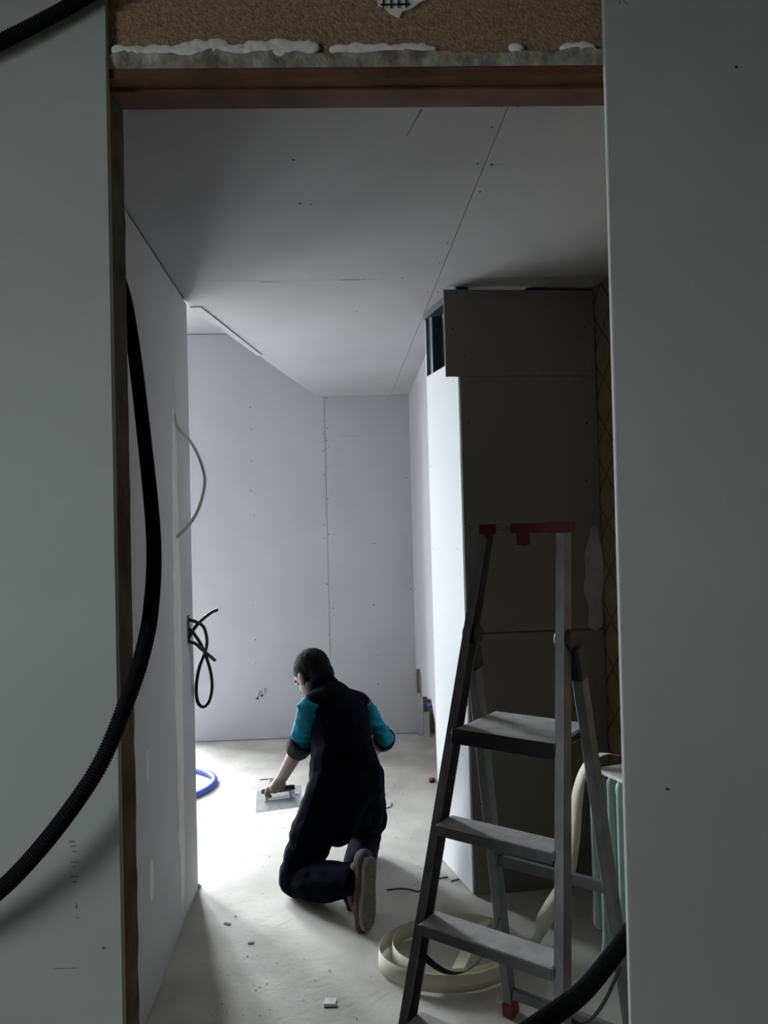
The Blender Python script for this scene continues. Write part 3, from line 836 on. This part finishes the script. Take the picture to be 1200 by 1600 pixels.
for _ in range(6):
    wd = [wd[0]] + [(wd[i - 1] + wd[i] * 2 + wd[i + 1]).normalized() for i in range(1, len(wd) - 1)] + [wd[-1]]
bm = bmesh.new(); ribbon(bm, path, wd, 0.056)
tag(bm_obj('paper_joint_tape', bm, M['tape'], None, True), 'long cream paper strip coiled on the floor and draped over the radiator', 'tape')
bm = bmesh.new(); pa = [Vector((0.20, 2.60, 0.020)).lerp(Vector((0.335, 2.86, 0.060)), t / 10) + UP * 0.012 * math.sin(PI * t / 10) for t in range(11)]
ribbon(bm, pa, [Vector((1, -.35, 0.25)).normalized()] * 11, 0.045)
tag(bm_obj('paper_strip', bm, M['tape']), 'short cream paper strip lying across the floor coil', 'tape')

# --- hoses and cables
corrugated('corrugated_conduit', [(-0.715, 1.92, 2.42), (-0.685, 1.83, 2.30), (-0.612, 1.70, 2.16), (-0.540, 1.6, 2.037), (-0.487, 1.5, 1.902), (-0.435, 1.4, 1.686), (-0.397, 1.32, 1.499), (-0.382, 1.25, 1.385), (-0.384, 1.2, 1.31), (-0.399, 1.16, 1.241), (-0.423, 1.135, 1.174), (-0.459, 1.12, 1.116), (-0.516, 1.12, 1.047), (-0.578, 1.13, 0.988), (-0.66, 1.14, 0.93), (-0.80, 1.16, 0.86)],
           0.0128, M['hose'], 'black corrugated conduit hanging in a long curve over the jamb', 'conduit')
corrugated('corrugated_conduit', [(-0.77, 1.17, 2.165), (-0.667, 1.17, 2.228), (-0.575, 1.17, 2.271), (-0.515, 1.17, 2.300), (-0.445, 1.17, 2.337), (-0.35, 1.165, 2.39), (-0.25, 1.165, 2.47), (-0.19, 1.165, 2.62), (-0.17, 1.165, 2.82), (-0.17, 1.165, 3.0)],
           0.0115, M['hose'], 'black corrugated conduit crossing the sheet above the doorway corner', 'conduit')
corrugated('corrugated_conduit', [(0.60, 1.62, 0.83), (0.498, 1.5, 0.766), (0.439, 1.45, 0.742), (0.387, 1.4, 0.722), (0.317, 1.33, 0.705), (0.249, 1.27, 0.703), (0.186, 1.2, 0.715), (0.106, 1.1, 0.74), (0.0, 1.0, 0.74), (-0.1, 0.95, 0.70)],
           0.0165, M['hose'], 'black ridged conduit passing in front of the ladder foot', 'conduit')
# white loop of flat cable out of the left wall
cable('wall_cable', [lw(LLEN - 0.31, 0.000, 1.98), lw(LLEN - 0.29, 0.012, 1.93), lw(LLEN - 0.20, 0.055, 1.86), lw(LLEN - 0.15, 0.082, 1.77), lw(LLEN - 0.15, 0.085, 1.70), lw(LLEN - 0.20, 0.065, 1.60), lw(LLEN - 0.27, 0.030, 1.53), lw(LLEN - 0.31, 0.0, 1.495)],
      0.0065, M['whitecable'], 'white cable looping out of the passage wall', 'cable')
b2 = bmesh.new(); bx = lambda a, b, c, d: hexa(b2, lw(a, 0.0006, c), lw(b, 0.0006, c), lw(b, -0.0005, c), lw(a, -0.0005, c), (0, 0, d - c))
bx(LLEN - 0.135, LLEN - 0.075, 1.055, 1.17)
bm_obj('socket_opening', b2, M['screw'], wall_left)
G = 'black cables from the wall opening'
cable('loop_cable', [(-0.828, 3.20, 1.153), (-0.800, 3.225, 1.140), (-0.774, 3.25, 1.115), (-0.768, 3.28, 1.06), (-0.775, 3.28, 1.01), (-0.802, 3.28, 0.94), (-0.817, 3.28, 0.86), (-0.812, 3.28, 0.795), (-0.788, 3.28, 0.772), (-0.762, 3.28, 0.80), (-0.750, 3.28, 0.86), (-0.757, 3.28, 0.93), (-0.780, 3.262, 1.02), (-0.808, 3.225, 1.09), (-0.830, 3.20, 1.12)], 0.0072, M['cable'], 'black cable hanging in a long teardrop loop by the wall opening', 'cable', G)
cable('stub_cable', [(-0.830, 3.20, 1.063), (-0.805, 3.225, 1.050), (-0.784, 3.25, 1.022), (-0.737, 3.3, 0.962)], 0.0072, M['cable'], 'short black cable end pointing down at the wall opening', 'cable', G)
cable('stub_cable', [(-0.828, 3.20, 1.07), (-0.808, 3.235, 1.112), (-0.784, 3.26, 1.142), (-0.75, 3.295, 1.170), (-0.723, 3.32, 1.180)], 0.0072, M['cable'], 'short black cable end pointing up at the wall opening', 'cable', G)
cable('water_hose', [(-1.75, 4.70, 0.018), (-1.45, 4.93, 0.018), (-1.27, 4.915, 0.018), (-1.12, 4.80, 0.018), (-1.062, 4.66, 0.018), (-1.085, 4.50, 0.018), (-1.18, 4.37, 0.018), (-1.4, 4.28, 0.018), (-1.7, 4.35, 0.018)], 0.018, M['bluehose'], 'blue hose curving over the bright floor past the wall end', 'hose', step=0.02)
# wires out of the back wall
for (a, pts, lab) in ((0, [(0.478, 0.004, 0.355), (0.47, -0.02, 0.345), (0.462, -0.04, 0.315)], 'short wire end, left one of two poking from the back wall'),
                      (1, [(0.515, 0.004, 0.37), (0.51, -0.02, 0.36), (0.495, -0.04, 0.335)], 'short wire end, right one of two poking from the back wall')):
    cable('wire_stub', [bw(*p) for p in pts], 0.006, M['stone'], lab, 'wire', 'wires in the back wall', 0.006)
    b2 = bmesh.new(); e = bw(*pts[-1]); tube(b2, [e, e + Vector((-.004, -.006, -.012))], 0.007, 8)
    bm_obj('wire_tip', b2, M['cable'], bpy.data.objects['wire_stub' if a == 0 else 'wire_stub.001'])
# pipes seen in the broken opening
cable('red_pipe', [(0.262, 5.36, 0.325), (0.33, 5.34, 0.328), (0.42, 5.30, 0.332), (0.46, 5.28, 0.332)], 0.015, M['redplastic'], 'red pipe inside the broken far wall', 'pipe', step=0.02)
cable('blue_pipe', [(0.265, 5.36, 0.291), (0.33, 5.34, 0.294), (0.42, 5.30, 0.298), (0.46, 5.28, 0.298)], 0.015, M['bluehose'], 'blue pipe inside the broken far wall', 'pipe', step=0.02)
b2 = bmesh.new(); tube(b2, [Vector((0.245, 4.60, z)) for z in (0.0, .003, .02, .025)], 0.02, 12, lambda i, n: (0.014, 0.02, 0.02, 0.012)[i])
tag(bm_obj('bottle_cap', b2, M['red'], None, True), 'small red cap on the floor at the pale cheek wall', 'cap')

# --- bits on the floor
b2 = bmesh.new()
for k in range(280):
    x, y = random.uniform(-0.70, 0.14), random.uniform(1.9, 5.3)
    if (-0.5 < x < 0.03 and 2.8 < y < 3.75) or (x > -0.08 and y < 2.95): continue
    r = random.uniform(0.002, 0.0055)
    c = Vector((x, y, r * 0.3))
    hull(b2, [c + Vector((random.uniform(-r, r), random.uniform(-r, r), random.uniform(-r * .3, r * .5))) for _ in range(7)])
tag(bm_obj('debris', b2, M['stone']), 'tiny crumbs of plaster scattered over the concrete floor', 'debris', kind='stuff')
GO = 'offcuts on the floor'
def offcut(name, pts, mat, lab, cat, h=0.004):
    b2 = bmesh.new(); prism(b2, [Vector((x, y, 0.0003)) for x, y in pts], UP * h)
    tag(bm_obj(name, b2, mat), lab, cat, GO)
offcut('plaster_offcut', [(-0.232, 2.475), (-0.196, 2.472), (-0.192, 2.505), (-0.230, 2.508)], M['board_edge'], 'square pale plasterboard offcut with a dark edge on the near floor', 'offcut', 0.004)
offcut('plaster_offcut', [(-0.230, 2.462), (-0.188, 2.463), (-0.188, 2.470), (-0.231, 2.470)], M['screw'], 'thin dark strip in front of the square floor offcut', 'offcut', 0.003)
offcut('plaster_offcut', [(-0.660, 3.00), (-0.635, 2.985), (-0.630, 2.999), (-0.655, 3.012)], M['lip'], 'dark crumb beside the shadow of the wall end', 'crumb', 0.003)
offcut('plaster_offcut', [(-0.54, 2.85), (-0.518, 2.852), (-0.518, 2.862), (-0.54, 2.861)], M['lip'], 'small dark chip on the near floor, farther from the wall', 'crumb', 0.003)
def wirebit(pts, lab): cable('wire_offcut', [(x, y, 0.003) for x, y in pts], 0.0026, M['cable'], lab, 'wire', 'wire offcuts on the floor', 0.01)
wirebit([(-0.12, 4.14), (-0.04, 4.18), (-0.005, 4.21), (0.0, 4.27)], 'bent dark wire on the floor to the right of the kneeling person')
wirebit([(-0.055, 4.30), (-0.045, 4.42)], 'short straight dark wire on the floor beyond the bent one')
wirebit([(-0.03, 3.24), (0.03, 3.25), (0.075, 3.235), (0.10, 3.21)], 'thin wavy wire on the floor behind the shoe')
wirebit([(0.10, 3.22), (0.13, 3.24), (0.16, 3.24)], 'short wavy wire on the floor left of the ladder rail')
wirebit([(0.175, 3.33), (0.235, 3.345)], 'short wire at the foot of the pale cheek wall, left one')
wirebit([(0.245, 3.305), (0.285, 3.325)], 'short wire at the foot of the pale cheek wall, right one')
wirebit([(-0.80, 4.72), (-0.70, 4.735), (-0.62, 4.70)], 'thin wire on the bright floor behind the trowel')
wirebit([(0.35, 2.11), (0.42, 2.16), (0.52, 2.15)], 'thin wire on the floor between the ladder legs')

# --- kneeling person with a trowel, seen from behind
def V(*a): return Vector(a)
hipL, hipR = V(-0.262, 3.285, 0.425), V(-0.125, 3.385, 0.420)
pel = (hipL + hipR) / 2 + V(0, 0, 0.01)
waist, chest, uch, neckb = V(-0.206, 3.375, 0.505), V(-0.224, 3.455, 0.630), V(-0.258, 3.515, 0.722), V(-0.302, 3.568, 0.782)
headc = V(-0.356, 3.640, 0.826)
shL, shR = V(-0.350, 3.425, 0.722), V(-0.122, 3.605, 0.685)
elL, wrL, haL = V(-0.396, 3.480, 0.560), V(-0.515, 3.668, 0.345), V(-0.548, 3.712, 0.272)
elR, wrR, haR = V(-0.028, 3.515, 0.555), V(-0.088, 3.70, 0.440), V(-0.150, 3.79, 0.395)
knL, anL, heelL, toeL = V(-0.398, 3.215, 0.070), V(-0.168, 3.010, 0.135), V(-0.112, 2.985, 0.225), V(-0.128, 2.905, 0.035)
knR, anR, toeR = V(-0.130, 3.565, 0.068), V(-0.152, 3.190, 0.085), V(-0.14, 3.13, 0.03)
look = V(-0.62, 0.52, -0.58).normalized()                       # where the face points
hup = (V(-0.25, 0.30, 0.92) - look * V(-0.25, 0.30, 0.92).dot(look)).normalized()
hrt = look.cross(hup).normalized()
HM = Matrix((hrt, look, hup)).transposed()                          # head frame: x right, y forward, z up
def hp(x, y, z): return headc + HM @ Vector((x, y, z))
UF = V(0.985, 0.05, 0.085).normalized(); HN = V(-0.05, -0.50, 0.86); HN = (HN - UF * HN.dot(UF)).normalized(); HFW = HN.cross(UF).normalized()   # trowel: along handle, out of blade, across
TC = V(-0.545, 3.735, 0.246)
def tl(u, f, n): return TC + UF * u + HFW * f + HN * n

def lerp(a, b, t): return a + (b - a) * t
bm = bmesh.new()
C = lambda a, b, ra, rb: capsule(bm, a, b, ra, rb)
ellip(bm, hp(0, -0.008, 0.028), (0.076, 0.094, 0.088), HM)
ellip(bm, hp(0, 0.022, -0.035), (0.060, 0.070, 0.080), HM)
C(hp(-0.02, 0.062, -0.092), hp(0.02, 0.062, -0.092), 0.022, 0.022)                 # chin
C(hp(0, 0.088, 0.012), hp(0, 0.106, -0.026), 0.009, 0.014)                      # nose
C(hp(-0.036, 0.080, 0.022), hp(0.036, 0.080, 0.022), 0.012, 0.012)                 # brow
C(hp(-0.02, 0.088, -0.056), hp(0.02, 0.088, -0.056), 0.007, 0.007)                 # lips
for q in (-1, 1):
    ellip(bm, hp(q * 0.079, -0.004, -0.012), (0.010, 0.020, 0.034), HM)
C(neckb, hp(0, -0.015, -0.05), 0.056, 0.054)
for a, b, ra, rb in ((pel, waist, 0.09, 0.09), (waist, chest, 0.09, 0.10), (chest, uch, 0.10, 0.075), (uch, neckb, 0.075, 0.056),
                     (shL, uch, 0.040, 0.055), (shR, uch, 0.040, 0.055), (shL, elL, 0.042, 0.038), (elL, wrL, 0.040, 0.027), (shR, elR, 0.042, 0.038), (elR, wrR, 0.040, 0.027),
                     (hipL, knL, 0.070, 0.050), (hipR, knR, 0.070, 0.050), (hipL, hipR, 0.075, 0.075), (knL, anL, 0.048, 0.034), (knR, anR, 0.048, 0.034), (anL, lerp(anL, toeL, 0.6), 0.030, 0.022), (anR, lerp(anR, toeR, 0.6), 0.030, 0.022)):
    C(a, b, ra, rb)
# working hand: palm over the handle, four fingers curled round it, thumb on the near side
C(wrL, tl(-0.008, -0.028, 0.072), 0.027, 0.026)
hull(bm, sphere_pts(tl(-0.034, -0.012, 0.064), 0.014) + sphere_pts(tl(0.032, -0.014, 0.062), 0.014) + sphere_pts(tl(-0.034, 0.022, 0.062), 0.013) + sphere_pts(tl(0.030, 0.020, 0.060), 0.012) + sphere_pts(tl(-0.005, -0.03, 0.072), 0.020))
for k, (u, ln) in enumerate(((-0.036, 1.0), (-0.0135, 1.08), (0.009, 1.02), (0.031, 0.86))):
    k0, k1, k2, k3 = tl(u, 0.022, 0.062), tl(u, 0.022 + 0.025 * ln, 0.046), tl(u, 0.016 + 0.020 * ln, 0.020), tl(u, 0.012, 0.012)
    C(k0, k1, 0.0105, 0.0095); C(k1, k2, 0.0095, 0.0088); C(k2, k3, 0.0088, 0.0078)
C(tl(-0.036, -0.022, 0.066), tl(-0.050, -0.036, 0.046), 0.014, 0.0115); C(tl(-0.050, -0.036, 0.046), tl(-0.034, -0.030, 0.022), 0.011, 0.0092)
# other hand resting on the thigh, fingers slightly curled
HD = (haR - wrR).normalized(); HS = V(0.45, 0.45, -0.5).normalized(); HS = (HS - HD * HS.dot(HD)).normalized(); HU = HS.cross(HD)
rp = lambda d, s, u: wrR + HD * d + HS * s + HU * u
hull(bm, sphere_pts(rp(0.0, 0, 0), 0.026) + [q for s in (-0.028, 0.028) for q in sphere_pts(rp(0.085, s, 0), 0.013)])
for s, ln in ((-0.031, 0.9), (-0.010, 1.0), (0.011, 1.04), (0.032, 0.95)):
    a, b, c_, d_ = rp(0.085, s, 0), rp(0.085 + 0.038 * ln, s * 1.05, -0.006), rp(0.085 + 0.062 * ln, s * 1.05, -0.024), rp(0.085 + 0.072 * ln, s * 1.05, -0.044)
    C(a, b, 0.0105, 0.0095); C(b, c_, 0.0095, 0.0088); C(c_, d_, 0.0088, 0.0078)
C(rp(0.025, 0.026, -0.004), rp(0.058, 0.055, -0.012), 0.014, 0.0115); C(rp(0.058, 0.055, -0.012), rp(0.088, 0.060, -0.022), 0.011, 0.009)
person = melt('person', bm, M['skin'], 0.005, 3)
tag(person, 'kneeling person in dark vest and teal sleeves smoothing with a trowel', 'person')
for q in (-1, 1):
    b2 = bmesh.new(); ellip(b2, hp(q * 0.032, 0.081, 0.004), (0.012, 0.010, 0.009), HM); bm_obj('eye', b2, M['eye'], person, True)

# hair: a cap over the crown and nape
b2 = bmesh.new(); ellip(b2, hp(0, -0.014, 0.032), (0.083, 0.099, 0.094), HM); ellip(b2, hp(0, -0.060, -0.018), (0.066, 0.048, 0.060), HM)
melt('hair', b2, M['hair'], 0.004, 1, person, lambda c: 0.0022 * noise.noise(c * 70),
     [(hp(0, 0.052, 0.03), HM @ Vector((0, 1, -0.45))), (hp(0, -0.02, -0.070), HM @ Vector((0, 0.25, -1))), (hp(0, 0.010, -0.012), HM @ Vector((0, 0.9, -0.75)))])

# sleeveless vest with collar
def wr_v(c): return 0.005 * noise.noise(c * 11) + 0.0035 * noise.noise(V(c.x * 9, c.y * 9, c.z * 30))
b2 = bmesh.new()
for a, b, ra, rb in ((waist - V(0.0, 0.0, 0.11), waist, 0.160, 0.142), (waist, chest, 0.140, 0.142), (chest, uch, 0.142, 0.105), (uch, neckb, 0.100, 0.068), (shL + V(0.020, .012, 0.012), uch, 0.060, 0.088), (shR + V(-0.022, -.015, 0.012), uch, 0.062, 0.088),
                     (shL + V(.045, .02, -.02), chest, 0.062, 0.13), (shR + V(-.030, -.03, -.02), chest, 0.064, 0.135)):
    capsule(b2, a, b, ra, rb)
for q in (-0.055, 0.055): capsule(b2, pel + V(0.78, 0.62, 0) * q, waist + V(0.78, 0.62, 0) * q, 0.116, 0.102)
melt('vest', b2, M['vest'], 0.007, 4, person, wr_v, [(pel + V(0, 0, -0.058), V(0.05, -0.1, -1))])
b2 = bmesh.new(); nd = (headc - neckb).normalized(); na = nd.orthogonal().normalized(); nb_ = nd.cross(na); rings = []
for rr, hh in ((0.072, -0.025), (0.071, 0.016), (0.069, 0.040), (0.064, 0.043), (0.063, 0.015), (0.062, -0.02)):
    rings.append([b2.verts.new(neckb + V(0.004, -0.012, 0) + nd * (hh + 0.006 * math.cos(k * PI / 14)) + (na * math.cos(k * PI / 14) + nb_ * math.sin(k * PI / 14)) * rr) for k in range(28)])
for p, q in zip(rings, rings[1:] + rings[:1]):
    for k in range(28): b2.faces.new((p[k], p[(k + 1) % 28], q[(k + 1) % 28], q[k]))
bm_obj('collar', b2, M['vest'], person, True)
b2 = bmesh.new()   # seam line of the back yoke
path = catmull([chest + (shL - chest) * 0.80 + V(0.0, -0.075, 0.015), chest + V(-0.045, -0.137, 0.055), chest + V(0.035, -0.136, 0.050), chest + (shR - chest) * 0.78 + V(0.055, -0.06, 0.01)], 0.01)
tube(b2, path, 0.0022, 6); bm_obj('yoke_seam', b2, M['trousers'], person, True)

# teal sleeves, pushed up, with dark ribbed cuffs
def fold(c): return 0.006 * noise.noise(c * 20) + 0.009 * noise.noise(V(c.x * 18 + c.z * 14, c.y * 18, c.z * 48)) - 0.002
def lerp(a, b, t): return a + (b - a) * t
for sh, el, wr, t_end, rad in ((shL, elL, wrL, 0.12, 0.062), (shR, elR, wrR, 0.14, 0.052)):
    b2 = bmesh.new()
    capsule(b2, lerp(uch, sh, 0.62), sh, rad + .002, rad); capsule(b2, sh, lerp(sh, el, 0.55), rad, rad - 0.002); capsule(b2, lerp(sh, el, 0.5), el, rad - 0.001, rad - 0.006); capsule(b2, el, lerp(el, wr, t_end), rad - 0.006, rad - 0.008)
    sl = melt('sleeve', b2, M['sleeve'], 0.006, 2, person, fold)
    b2 = bmesh.new(); capsule(b2, lerp(el, wr, t_end - 0.13), lerp(el, wr, t_end + 0.07), rad + 0.002, rad - 0.006)
    melt('cuff', b2, M['cuff'], 0.005, 2, sl, lambda c: 0.003 * noise.noise(c * 30), [(lerp(el, wr, t_end + 0.10), wr - el), (lerp(el, wr, t_end - 0.20), el - wr)])

# work trousers
def wr_t(c): return 0.006 * noise.noise(c * 12) + 0.006 * noise.noise(V(c.x * 14, c.y * 14, c.z * 34))
b2 = bmesh.new()
for a, b, ra, rb in ((hipL - V(0, 0, 0.02), hipR - V(0, 0, 0.02), 0.100, 0.100), (pel - V(-0.01, 0.0, 0.02), V(-0.235, 3.315, 0.235), 0.115, 0.075), (V(-0.235, 3.315, 0.30), V(-0.165, 3.40, 0.27), 0.09, 0.085), (hipL, lerp(hipL, knL, 0.5), 0.094, 0.094), (lerp(hipL, knL, 0.5), knL, 0.096, 0.078), (hipR, lerp(hipR, knR, 0.5), 0.098, 0.096), (lerp(hipR, knR, 0.5), knR, 0.096, 0.072),
                     (knL, lerp(knL, anL, 0.45), 0.074, 0.078), (lerp(knL, anL, 0.45), anL + V(0.012, -0.008, 0.018), 0.078, 0.062), (knR, lerp(knR, anR, 0.5), 0.068, 0.072), (lerp(knR, anR, 0.5), anR, 0.072, 0.056), (pel, waist - V(0, 0, 0.03), 0.120, 0.115)):
    capsule(b2, a, b, ra, rb)
for v in (0.7, 1.0): ellip(b2, lerp(hipR, knR, 0.62 * v) + V(0.068, 0.01, 0), (0.038, 0.045, 0.06))
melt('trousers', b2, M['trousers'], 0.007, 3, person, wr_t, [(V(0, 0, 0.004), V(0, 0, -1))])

# shoes: toes on the floor, soles facing back
def shoe(an, heel, toe, w, nrm):
    nrm = Vector(nrm).normalized(); ax = (toe - heel).normalized(); nrm = (nrm - ax * nrm.dot(ax)).normalized(); sd = ax.cross(nrm).normalized()
    ln = (toe - heel).length
    b3 = bmesh.new()
    for f, hw, hh in ((0.06, 0.034, 0.034), (0.35, 0.033, 0.033), (0.68, 0.040, 0.028), (0.88, 0.030, 0.020)):
        ellip(b3, heel + ax * ln * f - nrm * 0.026, (hw * 1.06, 0.045, hh * 1.35), Matrix((sd, ax, nrm)).transposed())
    capsule(b3, heel + ax * ln * 0.10 - nrm * 0.034, an - nrm * 0.02, 0.030, 0.040)
    hull(b3, [p for f, hw in ((0.06, 0.030), (0.35, 0.030), (0.68, 0.034), (0.88, 0.024)) for p in sphere_pts(heel + ax * ln * f - nrm * 0.028, hw * 1.08)])
    s_ = melt('shoe', b3, M['shoe'], 0.005, 3, person, None, [(V(0, 0, 0.002), V(0, 0, -1)), (heel - nrm * 0.0125, nrm)])
    prof = [(0.0, 0.020), (0.03, 0.030), (0.12, 0.036), (0.30, 0.033), (0.45, 0.033), (0.62, 0.041), (0.78, 0.043), (0.90, 0.036), (0.98, 0.020), (1.0, 0.008)]
    outl = [(f, h) for f, h in prof] + [(f, -h) for f, h in prof[::-1]]
    b3 = bmesh.new(); prism(b3, [heel + ax * ln * f + sd * h - nrm * 0.012 for f, h in outl], nrm * 0.018)
    so = bm_obj('sole', b3, M['sole'], s_, bevel=0.002)
    return s_, heel, ax, ln, sd, nrm
BK = V(0.80, -0.60, 0.06)
for an_, he_, to_ in ((anL, V(-0.088, 2.972, 0.252), V(-0.104, 2.896, 0.012)), (anR, V(-0.150, 3.20, 0.110), V(-0.142, 3.085, 0.010))):
    s_, he, ax, ln, sd, nrm = shoe(an_, he_, to_, 0.04, BK)
    for f in (0.08, 0.15, 0.22, 0.29, 0.58, 0.66, 0.74, 0.82, 0.9):     # tread bars across the sole
        hw = 0.030 if f < 0.4 else 0.034
        b3 = bmesh.new(); c = he + ax * ln * f + nrm * 0.0075
        bar(b3, c - sd * hw * (0.7 if f > .85 else 1), c + sd * hw * (0.7 if f > .85 else 1), ax, nrm, 0.0055, 0.0025)
        bm_obj('tread_bar', b3, M['sole'], s_)

# --- finishing trowel held in the hand
trowel = tag(empty('trowel', TC), 'steel finishing trowel with dark handle held over the floor', 'trowel')
b2 = bmesh.new(); bar(b2, tl(-0.112, 0, -0.034), tl(0.108, 0, -0.034), HFW, HN, 0.066, 0.001); bm_obj('blade', b2, M['blade'], trowel)
b2 = bmesh.new(); tube(b2, [tl(u, 0, 0.030) for u in (-0.078, -0.072, -0.03, 0.03, 0.078, 0.084)], 0.015, 12, lambda i, n: (0.009, 0.0135, 0.0155, 0.0155, 0.0135, 0.009)[i]); bm_obj('handle', b2, M['blackplastic'], trowel, True)
b2 = bmesh.new()
for u in (-0.058, 0.058): bar(b2, tl(u, 0, -0.033), tl(u, 0, 0.022), UF, HFW, 0.006, 0.004)
bar(b2, tl(-0.07, 0, -0.030), tl(0.07, 0, -0.030), HFW, HN, 0.010, 0.003)
bm_obj('handle_bracket', b2, M['steel'], trowel)
b2 = bmesh.new()
for u, f, r in ((-0.10, -0.05, 0.006), (-0.085, -0.058, 0.005), (-0.03, -0.06, 0.006), (0.06, 0.04, 0.012), (0.085, 0.02, 0.010)):
    ellip(b2, tl(u, f, -0.033), (r, r, 0.002))
bm_obj('plaster_smear', b2, M['filler'], trowel)['kind'] = 'stuff'
